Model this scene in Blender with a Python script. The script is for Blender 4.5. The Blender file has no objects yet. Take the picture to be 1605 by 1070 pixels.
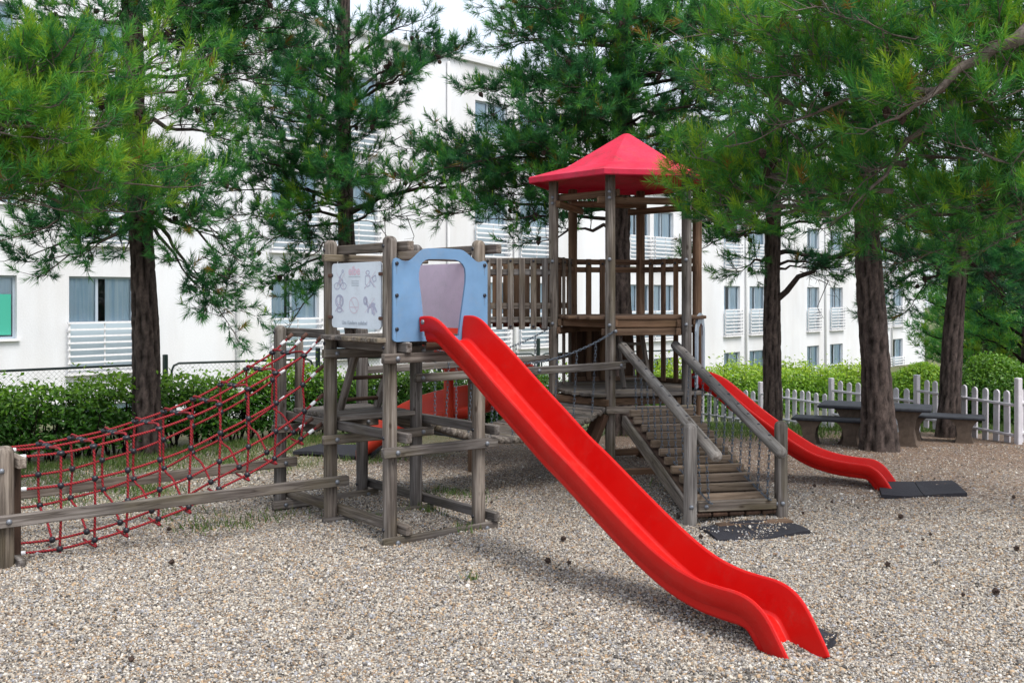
import bpy, bmesh, math, random
import numpy as np
from mathutils import Vector, Matrix

# ------------------------------------------------------------------ camera, world, sun, exposure
SC = bpy.context.scene
COL = SC.collection
cam = bpy.data.cameras.new("camera")
cam.sensor_width = 36.0
cam.lens = 34.99
cam.shift_y = -0.0442
cam.clip_start = 0.05
cam.clip_end = 2000
camo = bpy.data.objects.new("camera", cam)
camo.location = (0, 0, 1.65)
camo.rotation_euler = (math.radians(90), 0, 0)
COL.objects.link(camo)
SC.camera = camo

SUN_EL, SUN_AZ = 58.0, 138.0          # azimuth clockwise from +Y: behind the viewer, a little to the left
world = bpy.data.worlds.new("World")
SC.world = world
world.use_nodes = True
wn = world.node_tree
wn.nodes.clear()
sky = wn.nodes.new("ShaderNodeTexSky")
sky.sky_type = 'NISHITA'
sky.sun_disc = False
sky.sun_elevation = math.radians(SUN_EL)
sky.sun_rotation = math.radians(SUN_AZ)
sky.air_density = 1.0
sky.dust_density = 4.0
sky.ozone_density = 1.0
mixw = wn.nodes.new("ShaderNodeMixRGB")
mixw.inputs[0].default_value = 0.55
mixw.inputs[2].default_value = (10.3, 11.0, 12.0, 1)     # thin bright overcast veil over the blue
bgn = wn.nodes.new("ShaderNodeBackground")
bgn.inputs[1].default_value = 0.105
wout = wn.nodes.new("ShaderNodeOutputWorld")
wn.links.new(sky.outputs[0], mixw.inputs[1])
wn.links.new(mixw.outputs[0], bgn.inputs[0])
wn.links.new(bgn.outputs[0], wout.inputs[0])

sl = bpy.data.lights.new("sun", 'SUN')
sl.energy = 2.2
sl.angle = math.radians(28)
sl.color = (1.0, 0.965, 0.92)
so = bpy.data.objects.new("sun", sl)
so.rotation_euler = (math.radians(90 - SUN_EL), 0, math.radians(180 - SUN_AZ) + math.radians(0))
_d = Vector((math.sin(math.radians(SUN_AZ)) * math.cos(math.radians(SUN_EL)), math.cos(math.radians(SUN_AZ)) * math.cos(math.radians(SUN_EL)), math.sin(math.radians(SUN_EL))))
so.rotation_euler = _d.to_track_quat('Z', 'Y').to_euler()
so.location = (0, 0, 30)
COL.objects.link(so)

vs = SC.view_settings
vs.view_transform = 'Standard'
vs.look = 'None'
vs.exposure = 0.64
vs.gamma = 1.0
vs.use_curve_mapping = False

random.seed(7)
RNG = np.random.default_rng(11)
F, CX, HY, EYE = 1560.0, 802.5, 464.0, 1.65


def P(px, py, Y):
    return Vector(((px - CX) / F * Y, Y, EYE - (py - HY) / F * Y))


# ------------------------------------------------------------------ materials
def newmat(name):
    m = bpy.data.materials.new(name)
    m.use_nodes = True
    nt = m.node_tree
    nt.nodes.clear()
    out = nt.nodes.new("ShaderNodeOutputMaterial")
    b = nt.nodes.new("ShaderNodeBsdfPrincipled")
    nt.links.new(b.outputs[0], out.inputs[0])
    return m, nt, b, out


def N(nt, t, **kw):
    n = nt.nodes.new(t)
    for k, v in kw.items():
        setattr(n, k, v)
    return n


def ramp(nt, fac, stops, interp='LINEAR'):
    r = nt.nodes.new("ShaderNodeValToRGB")
    r.color_ramp.interpolation = interp
    el = r.color_ramp.elements
    while len(el) < len(stops):
        el.new(0.5)
    for e, (p, c) in zip(el, stops):
        e.position = p
        e.color = (c[0], c[1], c[2], 1)
    nt.links.new(fac, r.inputs[0])
    return r


def coords(nt, scale=(1, 1, 1), kind='Object', rnd=False):
    tc = N(nt, "ShaderNodeTexCoord")
    mp = N(nt, "ShaderNodeMapping")
    mp.inputs['Scale'].default_value = scale
    nt.links.new(tc.outputs[kind], mp.inputs[0])
    if rnd:
        oi = N(nt, "ShaderNodeObjectInfo")
        mul = N(nt, "ShaderNodeMath", operation='MULTIPLY')
        mul.inputs[1].default_value = 57.0
        nt.links.new(oi.outputs['Random'], mul.inputs[0])
        nt.links.new(mul.outputs[0], mp.inputs['Location'])
    return mp.outputs[0]


def noise(nt, vec, scale=1.0, detail=4.0, rough=0.55):
    n = N(nt, "ShaderNodeTexNoise")
    n.inputs['Scale'].default_value = scale
    n.inputs['Detail'].default_value = detail
    n.inputs['Roughness'].default_value = rough
    nt.links.new(vec, n.inputs['Vector'])
    return n.outputs['Fac']


def mixc(nt, fac, a, b, mode='MIX'):
    m = N(nt, "ShaderNodeMixRGB", blend_type=mode)
    for i, v in ((0, fac), (1, a), (2, b)):
        if isinstance(v, (int, float)):
            m.inputs[i].default_value = v
        elif isinstance(v, tuple):
            m.inputs[i].default_value = (v[0], v[1], v[2], 1)
        else:
            nt.links.new(v, m.inputs[i])
    return m.outputs[0]


def bump(nt, b, h, dist=0.002, strength=0.6):
    bp = N(nt, "ShaderNodeBump")
    bp.inputs['Distance'].default_value = dist
    bp.inputs['Strength'].default_value = strength
    nt.links.new(h, bp.inputs['Height'])
    nt.links.new(bp.outputs[0], b.inputs['Normal'])


def wood(name, dark, mid, light, moss=0.25, mosscol=(0.10, 0.085, 0.03)):
    m, nt, b, _ = newmat(name)
    g = noise(nt, coords(nt, (1.6, 38, 38), rnd=True), 1.0, 5, 0.65)
    c1 = ramp(nt, g, [(0.27, dark), (0.5, mid), (0.72, light)]).outputs[0]
    big = noise(nt, coords(nt, (2.2, 5, 5), rnd=True), 1.0, 3)
    bigr = ramp(nt, big, [(0.3, (0.62, 0.62, 0.62)), (0.7, (1.2, 1.2, 1.2))]).outputs[0]
    c2 = mixc(nt, 1.0, c1, bigr, 'MULTIPLY')
    mo = noise(nt, coords(nt, (1.1, 4, 4), rnd=True), 1.3, 4)
    mr = ramp(nt, mo, [(0.5, (0, 0, 0)), (0.72, (moss, moss, moss))]).outputs[0]
    c3 = mixc(nt, mr, c2, mosscol)
    # dark drying cracks along the grain
    cr = noise(nt, coords(nt, (0.9, 26, 26), rnd=True), 1.0, 2, 0.4)
    crr = ramp(nt, cr, [(0.485, (1, 1, 1)), (0.5, (0.25, 0.22, 0.2)), (0.515, (1, 1, 1))]).outputs[0]
    c4 = mixc(nt, 0.7, c3, crr, 'MULTIPLY')
    kv = N(nt, "ShaderNodeTexVoronoi")
    kv.inputs['Scale'].default_value = 1.0
    nt.links.new(coords(nt, (4.2, 9, 9), rnd=True), kv.inputs['Vector'])
    kn = ramp(nt, kv.outputs['Distance'], [(0.06, (0.28, 0.22, 0.18)), (0.13, (1, 1, 1))]).outputs[0]
    c4 = mixc(nt, 0.8, c4, kn, 'MULTIPLY')
    oi = N(nt, "ShaderNodeObjectInfo")
    tone = ramp(nt, oi.outputs['Random'], [(0, (0.78, 0.8, 0.84)), (1, (1.16, 1.1, 1.02))]).outputs[0]
    c5 = mixc(nt, 1.0, c4, tone, 'MULTIPLY')
    nt.links.new(c5, b.inputs['Base Color'])
    b.inputs['Roughness'].default_value = 0.85
    b.inputs['Specular IOR Level'].default_value = 0.25
    hh = mixc(nt, 0.5, g, crr)
    bump(nt, b, hh, 0.004, 0.7)
    return m


def plain(name, col, rough=0.5, spec=0.5, metal=0.0, var=0.0, vs_=6.0, bmp=0.0):
    m, nt, b, _ = newmat(name)
    b.inputs['Roughness'].default_value = rough
    b.inputs['Specular IOR Level'].default_value = spec
    b.inputs['Metallic'].default_value = metal
    if var > 0 or bmp > 0:
        n = noise(nt, coords(nt, (1, 1, 1)), vs_, 5, 0.6)
        lo = tuple(c * (1 - var) for c in col)
        hi = tuple(min(1, c * (1 + var)) for c in col)
        nt.links.new(ramp(nt, n, [(0.3, lo), (0.7, hi)]).outputs[0], b.inputs['Base Color'])
        if bmp > 0:
            bump(nt, b, n, bmp, 0.8)
    else:
        b.inputs['Base Color'].default_value = (*col, 1)
    return m


M = {}
M['grey_wood'] = wood('grey_wood', (0.044, 0.035, 0.030), (0.150, 0.130, 0.115), (0.315, 0.288, 0.262), 0.45, (0.115, 0.095, 0.035))
M['brown_wood'] = wood('brown_wood', (0.055, 0.032, 0.02), (0.145, 0.088, 0.056), (0.24, 0.16, 0.11), 0.2)
M['pale_wood'] = wood('pale_wood', (0.10, 0.088, 0.075), (0.25, 0.225, 0.20), (0.40, 0.375, 0.34), 0.15)
M['tread_wood'] = wood('tread_wood', (0.075, 0.052, 0.036), (0.20, 0.15, 0.11), (0.34, 0.27, 0.21), 0.15)
M['dark_wood'] = wood('dark_wood', (0.03, 0.018, 0.012), (0.07, 0.04, 0.027), (0.11, 0.07, 0.05), 0.1)


def red_plastic(name, base, worn, rough):
    m, nt, b, _ = newmat(name)
    n = noise(nt, coords(nt, (1, 1, 1)), 3.0, 6, 0.6)
    f = noise(nt, coords(nt, (1, 1, 1)), 45.0, 4, 0.7)
    c = ramp(nt, n, [(0.35, base), (0.75, worn)]).outputs[0]
    sp = ramp(nt, f, [(0.66, (1, 1, 1)), (0.76, (0.72, 0.62, 0.6))]).outputs[0]
    nt.links.new(mixc(nt, 0.8, c, sp, 'MULTIPLY'), b.inputs['Base Color'])
    r = ramp(nt, f, [(0.3, (rough, rough, rough)), (0.8, (rough + .22,) * 3)]).outputs[0]
    nt.links.new(r, b.inputs['Roughness'])
    b.inputs['Specular IOR Level'].default_value = 0.28
    bump(nt, b, n, 0.004, 0.25)
    return m


M['red'] = red_plastic('red_plastic', (0.52, 0.003, 0.002), (0.56, 0.010, 0.006), 0.34)
M['roof_red'] = red_plastic('roof_plastic', (0.56, 0.012, 0.045), (0.62, 0.04, 0.09), 0.42)
def grime(m, amount, col=(0.13, 0.05, 0.045)):
    nt = m.node_tree
    b = next(n for n in nt.nodes if n.type == 'BSDF_PRINCIPLED')
    src = b.inputs['Base Color'].links[0].from_socket
    n1 = noise(nt, coords(nt, (1, 1, 1)), 6.5, 8, 0.75)
    n2 = noise(nt, coords(nt, (1, 1, 1)), 70.0, 3, 0.6)
    f = mixc(nt, 1.0, ramp(nt, n1, [(0.5, (0, 0, 0)), (0.72, (amount,) * 3)]).outputs[0], ramp(nt, n2, [(0.35, (0.2, 0.2, 0.2)), (0.6, (1, 1, 1))]).outputs[0], 'MULTIPLY')
    nt.links.new(mixc(nt, f, src, col), b.inputs['Base Color'])


grime(M['roof_red'], .8)
grime(M['red'], .22, (0.30, 0.10, 0.08))
M['orange_red'] = red_plastic('old_red_plastic', (0.46, 0.03, 0.015), (0.50, 0.06, 0.03), 0.3)
M['steel'] = plain('galvanised_steel', (0.20, 0.215, 0.24), 0.5, 0.5, 0.6)
M['chain'] = plain('chain_steel', (0.13, 0.155, 0.19), 0.5, 0.5, 0.6)
M['black'] = plain('black_plastic', (0.012, 0.013, 0.02), 0.4, 0.5)
M['sleeve'] = plain('white_sleeve', (0.72, 0.73, 0.75), 0.4)
M['rubber'] = plain('rubber', (0.022, 0.022, 0.028), 0.85, 0.3, 0, 0.35, 60, 0.003)
M['blue'] = plain('faded_blue_panel', (0.135, 0.255, 0.42), 0.5, 0.3, 0, 0.12, 5)
M['board'] = plain('white_board', (0.68, 0.75, 0.83), 0.45, 0.4, 0, 0.06, 5)
M['pink'] = plain('faded_pink_panel', (0.72, 0.58, 0.72), 0.5, 0.4, 0, 0.06, 6)
M['print_pink'] = plain('print_pink', (0.70, 0.52, 0.62), 0.6)
M['print_violet'] = plain('print_violet', (0.44, 0.46, 0.60), 0.6)
M['print_rose'] = plain('print_rose', (0.64, 0.55, 0.64), 0.6)
M['print_grey'] = plain('print_grey', (0.36, 0.41, 0.48), 0.6)
M['rust'] = plain('rust', (0.10, 0.045, 0.03), 0.8)
M['stain'] = plain('rust_stain', (0.13, 0.19, 0.27), 0.7)
M['white_paint'] = plain('white_paint', (0.74, 0.73, 0.74), 0.55, 0.4, 0, 0.10, 9)
M['picket'] = plain('picket_paint', (0.56, 0.54, 0.57), 0.6, 0.4, 0, 0.14, 7)
M['concrete'] = plain('concrete', (0.12, 0.09, 0.07), 0.9, 0.2, 0, 0.3, 14, 0.004)
M['slab'] = plain('dark_slab', (0.035, 0.038, 0.046), 0.7, 0.25, 0, 0.3, 18, 0.002)
M['green_metal'] = plain('green_metal', (0.012, 0.03, 0.026), 0.4, 0.5)
M['frame'] = plain('window_frame', (0.36, 0.42, 0.48), 0.45, 0.5)
M['panel'] = plain('frosted_panel', (0.40, 0.48, 0.53), 0.35, 0.5)
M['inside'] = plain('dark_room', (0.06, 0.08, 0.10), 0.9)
M['pipe'] = plain('pipe_paint', (0.62, 0.62, 0.62), 0.5)
M['towel'] = plain('green_towel', (0.05, 0.36, 0.26), 0.9)


for q in ('blue', 'board', 'pink'): grime(M[q], .35, (0.25, 0.27, 0.28))
grime(M['picket'], .4, (0.24, 0.22, 0.19))


def curtain_mat():
    m, nt, b, _ = newmat('curtain_cloth')
    n = noise(nt, coords(nt, (9, 9, 0.3), rnd=True), 1.0, 3)
    nt.links.new(ramp(nt, n, [(0.3, (0.48, 0.64, 0.78)), (0.7, (0.88, 0.93, 0.96))]).outputs[0], b.inputs['Base Color'])
    b.inputs['Roughness'].default_value = 0.9
    return m


M['curtain'] = curtain_mat()


def glass_mat():
    m, nt, b, out = newmat('window_glass')
    tr = N(nt, "ShaderNodeBsdfTransparent")
    tr.inputs[0].default_value = (0.90, 0.96, 0.98, 1)
    gl = N(nt, "ShaderNodeBsdfGlossy")
    gl.inputs['Roughness'].default_value = 0.02
    fr = N(nt, "ShaderNodeFresnel")
    fr.inputs[0].default_value = 1.5
    mx = N(nt, "ShaderNodeMixShader")
    nt.links.new(fr.outputs[0], mx.inputs[0])
    nt.links.new(tr.outputs[0], mx.inputs[1])
    nt.links.new(gl.outputs[0], mx.inputs[2])
    nt.links.new(mx.outputs[0], out.inputs[0])
    return m


M['glass'] = glass_mat()


def stucco():
    m, nt, b, _ = newmat('white_render_wall')
    st = noise(nt, coords(nt, (0.55, 0.55, 0.12)), 1.0, 6, 0.6)
    fi = noise(nt, coords(nt, (1, 1, 1)), 25.0, 4)
    c = ramp(nt, st, [(0.28, (0.62, 0.605, 0.595)), (0.58, (0.735, 0.74, 0.755))]).outputs[0]
    c2 = mixc(nt, 0.12, c, ramp(nt, fi, [(0.3, (0.5, 0.5, 0.5)), (0.7, (1, 1, 1))]).outputs[0], 'MULTIPLY')
    pa = noise(nt, coords(nt, (0.35, 0.35, 0.5)), 1.0, 4)
    c3 = mixc(nt, 0.5, c2, ramp(nt, pa, [(0.3, (0.86, 0.88, 0.92)), (0.7, (1, 1, 1))]).outputs[0], 'MULTIPLY')
    nt.links.new(c3, b.inputs['Base Color'])
    b.inputs['Roughness'].default_value = 0.9
    bump(nt, b, fi, 0.006, 0.5)
    return m


M['stucco'] = stucco()


def rope_mat():
    m, nt, b, _ = newmat('red_rope')
    w = N(nt, "ShaderNodeTexWave")
    w.bands_direction = 'DIAGONAL'
    w.inputs['Scale'].default_value = 26
    w.inputs['Distortion'].default_value = 0.6
    nt.links.new(coords(nt), w.inputs['Vector'])
    nt.links.new(ramp(nt, w.outputs['Fac'], [(0.2, (0.11, 0.003, 0.006)), (0.7, (0.31, 0.010, 0.016))]).outputs[0], b.inputs['Base Color'])
    b.inputs['Roughness'].default_value = 0.8
    bump(nt, b, w.outputs['Fac'], 0.003, 0.6)
    return m


M['rope'] = rope_mat()


def bark_mat(name, lo, hi):
    m, nt, b, _ = newmat(name)
    at = N(nt, "ShaderNodeAttribute", attribute_name="relief")
    n = noise(nt, coords(nt, (1, 1, 0.55)), 26.0, 8, 0.75)
    n2 = noise(nt, coords(nt, (1, 1, 1)), 3.0, 4)
    c = ramp(nt, n, [(0.28, lo), (0.68, hi)]).outputs[0]
    c2 = mixc(nt, 1.0, c, ramp(nt, at.outputs['Fac'], [(0.0, (0.2, 0.17, 0.16)), (0.5, (0.95, 0.93, 0.92)), (1.0, (1.7, 1.62, 1.6))]).outputs[0], 'MULTIPLY')
    c3 = mixc(nt, 1.0, c2, ramp(nt, n2, [(0.3, (0.8, 0.78, 0.78)), (0.7, (1.15, 1.12, 1.1))]).outputs[0], 'MULTIPLY')
    nt.links.new(c3, b.inputs['Base Color'])
    b.inputs['Roughness'].default_value = 0.95
    b.inputs['Specular IOR Level'].default_value = 0.15
    bump(nt, b, n, 0.012, 0.9)
    return m


M['bark'] = bark_mat('pine_bark', (0.016, 0.013, 0.012), (0.088, 0.072, 0.065))
M['bark_pale'] = bark_mat('young_bark', (0.05, 0.042, 0.036), (0.21, 0.185, 0.165))


def leaf_mat(name, stops, transl=0.3, rough=0.5):
    m, nt, b, out = newmat(name)
    at = N(nt, "ShaderNodeAttribute", attribute_name="tint")
    r = ramp(nt, at.outputs['Fac'], stops).outputs[0]
    nt.links.new(r, b.inputs['Base Color'])
    b.inputs['Roughness'].default_value = rough
    b.inputs['Specular IOR Level'].default_value = 0.35
    t = N(nt, "ShaderNodeBsdfTranslucent")
    nt.links.new(r, t.inputs[0])
    mx = N(nt, "ShaderNodeMixShader")
    mx.inputs[0].default_value = transl
    nt.links.new(b.outputs[0], mx.inputs[1])
    nt.links.new(t.outputs[0], mx.inputs[2])
    nt.links.new(mx.outputs[0], out.inputs[0])
    return m


M['needles'] = leaf_mat('pine_needles', [(0.0, (0.012, 0.062, 0.030)), (0.3, (0.034, 0.170, 0.050)), (0.65, (0.095, 0.31, 0.035)), (0.9, (0.27, 0.42, 0.025)), (1.0, (0.22, 0.095, 0.02))], 0.42)
M['leaves'] = leaf_mat('hedge_leaves', [(0.0, (0.012, 0.05, 0.010)), (0.4, (0.045, 0.14, 0.014)), (0.75, (0.17, 0.34, 0.02)), (1.0, (0.34, 0.48, 0.035))], 0.35, 0.35)
M['grass'] = leaf_mat('grass_blades', [(0.0, (0.03, 0.07, 0.015)), (0.5, (0.075, 0.14, 0.025)), (0.85, (0.14, 0.2, 0.05)), (1.0, (0.26, 0.22, 0.11))], 0.3)
M['cone'] = plain('cone_scales', (0.045, 0.03, 0.024), 0.8, 0.2, 0, 0.4, 40)

PEB = [(0.0, (0.06, 0.053, 0.046)), (0.08, (0.17, 0.155, 0.14)), (0.21, (0.30, 0.275, 0.245)), (0.36, (0.43, 0.375, 0.305)), (0.5, (0.22, 0.16, 0.11)), (0.58, (0.50, 0.45, 0.375)),
       (0.70, (0.42, 0.295, 0.18)), (0.79, (0.57, 0.53, 0.465)), (0.87, (0.31, 0.31, 0.325)), (0.97, (0.68, 0.65, 0.60))]


def ground_mat():
    m, nt, b, _ = newmat('gravel_ground')
    geo = N(nt, "ShaderNodeNewGeometry")
    pos = geo.outputs['Position']
    vo = N(nt, "ShaderNodeTexVoronoi")
    vo.inputs['Scale'].default_value = 62.0
    nt.links.new(pos, vo.inputs['Vector'])
    rgb = N(nt, "ShaderNodeSeparateColor")
    nt.links.new(vo.outputs['Color'], rgb.inputs[0])
    peb = ramp(nt, rgb.outputs[0], PEB, 'CONSTANT').outputs[0]
    edge = ramp(nt, vo.outputs['Distance'], [(0.25, (1, 1, 1)), (0.75, (0.35, 0.33, 0.31))]).outputs[0]
    peb = mixc(nt, 0.85, peb, edge, 'MULTIPLY')
    # soil with pine litter at the back
    s1 = noise(nt, pos, 38.0, 6, 0.7)
    soil = ramp(nt, s1, [(0.34, (0.04, 0.022, 0.015)), (0.5, (0.15, 0.088, 0.058)), (0.66, (0.31, 0.205, 0.14))]).outputs[0]
    sx = N(nt, "ShaderNodeSeparateXYZ")
    nt.links.new(pos, sx.inputs[0])
    big = noise(nt, pos, 0.9, 5, 0.6)
    fine = noise(nt, pos, 9.0, 5, 0.75)

    def maprange(v, a, b_):
        mr = N(nt, "ShaderNodeMapRange", interpolation_type='SMOOTHSTEP')
        mr.inputs[1].default_value = a
        mr.inputs[2].default_value = b_
        nt.links.new(v, mr.inputs[0])
        return mr.outputs[0]

    def math_(op, a, b_):
        n = N(nt, "ShaderNodeMath", operation=op)
        for i, v in ((0, a), (1, b_)):
            if isinstance(v, (int, float)):
                n.inputs[i].default_value = v
            else:
                nt.links.new(v, n.inputs[i])
        return n.outputs[0]
    yy = math_('ADD', sx.outputs[1], math_('MULTIPLY', math_('SUBTRACT', big, 0.5), 5.0))
    yy = math_('ADD', yy, math_('MULTIPLY', math_('SUBTRACT', fine, 0.5), 2.4))
    fs = maprange(math_('ADD', yy, math_('MULTIPLY', sx.outputs[0], .28)), 7.4, 11.8)
    fs = math_('MULTIPLY', fs, 0.78)
    fs = math_('MULTIPLY', fs, ramp(nt, noise(nt, pos, 26.0, 5, 0.8), [(0.36, (0.35, 0.35, 0.35)), (0.52, (1, 1, 1))]).outputs[0])
    c = mixc(nt, fs, peb, soil)
    # thin worn soil showing through the gravel
    th = ramp(nt, noise(nt, pos, 1.7, 6, 0.7), [(0.56, (0, 0, 0)), (0.75, (0.45, 0.45, 0.45))]).outputs[0]
    c = mixc(nt, th, c, soil)
    # green, mossy ground far back
    fg = math_('MULTIPLY', maprange(yy, 11.5, 14.5), 0.55)
    c = mixc(nt, fg, c, ramp(nt, s1, [(0.3, (0.03, 0.06, 0.015)), (0.7, (0.11, 0.15, 0.045))]).outputs[0])
    # grass shade of the left rear strip
    gl = maprange(math_('ADD', math_('MULTIPLY', sx.outputs[0], -1.0), math_('SUBTRACT', yy, 8.6)), 2.3, 3.6)
    gl = math_('MULTIPLY', gl, 0.6)
    c = mixc(nt, gl, c, ramp(nt, s1, [(0.3, (0.045, 0.07, 0.02)), (0.7, (0.18, 0.19, 0.09))]).outputs[0])
    nt.links.new(c, b.inputs['Base Color'])
    b.inputs['Roughness'].default_value = 0.92
    b.inputs['Specular IOR Level'].default_value = 0.2
    inv = math_('SUBTRACT', 1.0, vo.outputs['Distance'])
    hgt = math_('ADD', inv, math_('MULTIPLY', s1, 0.6))
    bump(nt, b, hgt, 0.010, 0.9)
    return m


M['ground'] = ground_mat()


def pebble_mat():
    m, nt, b, _ = newmat('pebble')
    oi = N(nt, "ShaderNodeObjectInfo")
    c = ramp(nt, oi.outputs['Random'], PEB, 'CONSTANT').outputs[0]
    n = noise(nt, coords(nt, (1, 1, 1)), 1.6, 3)
    c = mixc(nt, 0.5, c, ramp(nt, n, [(0.3, (0.7, 0.7, 0.7)), (0.7, (1.1, 1.1, 1.1))]).outputs[0], 'MULTIPLY')
    nt.links.new(c, b.inputs['Base Color'])
    b.inputs['Roughness'].default_value = 0.8
    return m


M['pebble'] = pebble_mat()

# ------------------------------------------------------------------ object helpers
WM = {}


def place(o, parent, mat):
    """world matrix `mat`; parent may be a root or a part"""
    COL.objects.link(o)
    if parent is not None:
        o.parent = parent
        o.matrix_parent_inverse = Matrix.Identity(4)
        o.matrix_basis = WM[parent.name].inverted() @ mat
    else:
        o.matrix_basis = mat
    WM[o.name] = mat.copy()
    return o


def root(name, label, cat, loc=(0, 0, 0), group=None):
    o = bpy.data.objects.new(name, None)
    o.empty_display_size = 0.1
    o['label'] = label
    o['category'] = cat
    if group:
        o['group'] = group
    return place(o, None, Matrix.Translation(Vector(loc)))


def tag(o, label=None, cat=None, group=None, kind=None):
    if label: o['label'] = label
    if cat: o['category'] = cat
    if group: o['group'] = group
    if kind: o['kind'] = kind
    return o


def me_from(name, verts, faces, mat, smooth=False):
    me = bpy.data.meshes.new(name)
    me.from_pydata([tuple(v) for v in verts], [], faces)
    if mat: me.materials.append(mat)
    if smooth:
        me.polygons.foreach_set('use_smooth', [True] * len(me.polygons))
    me.update()
    return me


def me_bm(name, bm, mat, smooth=False):
    me = bpy.data.meshes.new(name)
    bmesh.ops.recalc_face_normals(bm, faces=bm.faces)
    bm.to_mesh(me)
    bm.free()
    if mat: me.materials.append(mat)
    if smooth:
        me.polygons.foreach_set('use_smooth', [True] * len(me.polygons))
    return me


def add(name, me, parent, mat=None):
    return place(bpy.data.objects.new(name, me), parent, mat if mat is not None else Matrix.Identity(4))


def frame(a, b, up=(0, 0, 1)):
    a = Vector(a); b = Vector(b)
    x = (b - a).normalized()
    up = Vector(up)
    if abs(x.dot(up)) > 0.98: up = Vector((0.6, 0.8, 0))
    y = up.cross(x).normalized()
    z = x.cross(y)
    m = Matrix((x, y, z)).transposed().to_4x4()
    m.translation = (a + b) / 2
    return m


BOXC = {}


def box_me(L, w, h, mat, bev=0.006):
    key = (round(L, 3), round(w, 4), round(h, 4), mat.name, bev)
    if key in BOXC: return BOXC[key]
    bm = bmesh.new()
    bmesh.ops.create_cube(bm, size=1)
    for v in bm.verts: v.co = Vector((v.co.x * L, v.co.y * w, v.co.z * h))
    if bev: bmesh.ops.bevel(bm, geom=bm.edges[:], offset=min(bev, w * .3, h * .3), segments=1, affect='EDGES')
    BOXC[key] = me_bm('timber', bm, mat)
    return BOXC[key]


def beam(name, a, b, w, h, mat, parent, up=(0, 0, 1), bev=0.006):
    L = (Vector(b) - Vector(a)).length
    return add(name, box_me(L, w, h, mat, bev), parent, frame(a, b, up))


POLC = {}


def pole(name, a, b, r, mat, parent, dome=(False, True), sides=14, flat=False):
    L = (Vector(b) - Vector(a)).length
    key = (round(L, 3), round(r, 4), mat.name, dome, sides)
    if key not in POLC:
        prof = []
        if dome[0]:
            for k in range(6): t = math.pi / 2 * (1 - k / 5); prof.append((-L / 2 + r * .85 * (1 - math.sin(t)), max(0.0008, r * math.cos(t) ** .8)))
        else:
            prof += [(-L / 2, 0.0008), (-L / 2, r * .93), (-L / 2 + .006, r)]
        nseg = max(1, int(L / .25))
        for k in range(1, nseg): prof.append((-L / 2 + r + (L - 2 * r) * k / nseg, r * random.uniform(.975, 1.02)))
        if dome[1]:
            for k in range(6): t = k / 5 * math.pi / 2; prof.append((L / 2 - r * .85 * (1 - math.sin(t)), max(0.0008, r * math.cos(t) ** .8)))
        else:
            prof += [(L / 2 - .006, r), (L / 2, r * .93), (L / 2, 0.0008)]
        vs_, fs = [], []
        for (x, rr) in prof:
            for k in range(sides):
                t = 2 * math.pi * k / sides
                vs_.append((x, rr * math.cos(t), rr * math.sin(t)))
        for i in range(len(prof) - 1):
            for k in range(sides):
                k2 = (k + 1) % sides
                fs.append((i * sides + k, i * sides + k2, (i + 1) * sides + k2, (i + 1) * sides + k))
        me = me_from('round_timber', vs_, fs, mat, True)
        bm = bmesh.new(); bm.from_mesh(me); bmesh.ops.recalc_face_normals(bm, faces=bm.faces); bm.to_mesh(me); bm.free()
        me.polygons.foreach_set('use_smooth', [True] * len(me.polygons))
        POLC[key] = me
    return add(name, POLC[key], parent, frame(a, b))


def tube_geo(pts, r, sides=6, r1=None, cap=True):
    pts = [Vector(p) for p in pts]
    n = len(pts)
    V, Fc = [], []
    t0 = (pts[1] - pts[0]).normalized()
    ref = Vector((0, 0, 1)) if abs(t0.z) < .9 else Vector((1, 0, 0))
    u = t0.cross(ref).normalized()
    for i, p in enumerate(pts):
        t = (pts[min(i + 1, n - 1)] - pts[max(i - 1, 0)])
        if t.length < 1e-9: t = t0
        t.normalize()
        u = (u - t * u.dot(t)).normalized()
        w = t.cross(u)
        rr = r if r1 is None else r + (r1 - r) * i / (n - 1)
        for k in range(sides):
            a = 2 * math.pi * k / sides
            V.append(p + (u * math.cos(a) + w * math.sin(a)) * rr)
        t0 = t
    for i in range(n - 1):
        for k in range(sides):
            k2 = (k + 1) % sides
            Fc.append((i * sides + k, i * sides + k2, (i + 1) * sides + k2, (i + 1) * sides + k))
    if cap:
        Fc.append(tuple(range(sides - 1, -1, -1)))
        Fc.append(tuple((n - 1) * sides + k for k in range(sides)))
    return V, Fc


def tube(name, pts, r, mat, parent, sides=7, r1=None):
    V, Fc = tube_geo(pts, r, sides, r1)
    return add(name, me_from(name, V, Fc, mat, True), parent)


def smooth_pts(pts, sub=5):
    pts = [Vector(p) for p in pts]
    out = []
    for i in range(len(pts) - 1):
        p0 = pts[max(i - 1, 0)]; p1 = pts[i]; p2 = pts[i + 1]; p3 = pts[min(i + 2, len(pts) - 1)]
        for k in range(sub):
            t = k / sub
            out.append(0.5 * ((2 * p1) + (p2 - p0) * t + (2 * p0 - 5 * p1 + 4 * p2 - p3) * t * t + (3 * p1 - p0 - 3 * p2 + p3) * t ** 3))
    out.append(pts[-1])
    return out


def ball_me(name, r, mat, seg=10, ring=7, sq=(1, 1, 1)):
    bm = bmesh.new()
    bmesh.ops.create_uvsphere(bm, u_segments=seg, v_segments=ring, radius=r)
    for v in bm.verts: v.co = Vector((v.co.x * sq[0], v.co.y * sq[1], v.co.z * sq[2]))
    return me_bm(name, bm, mat, True)


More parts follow.
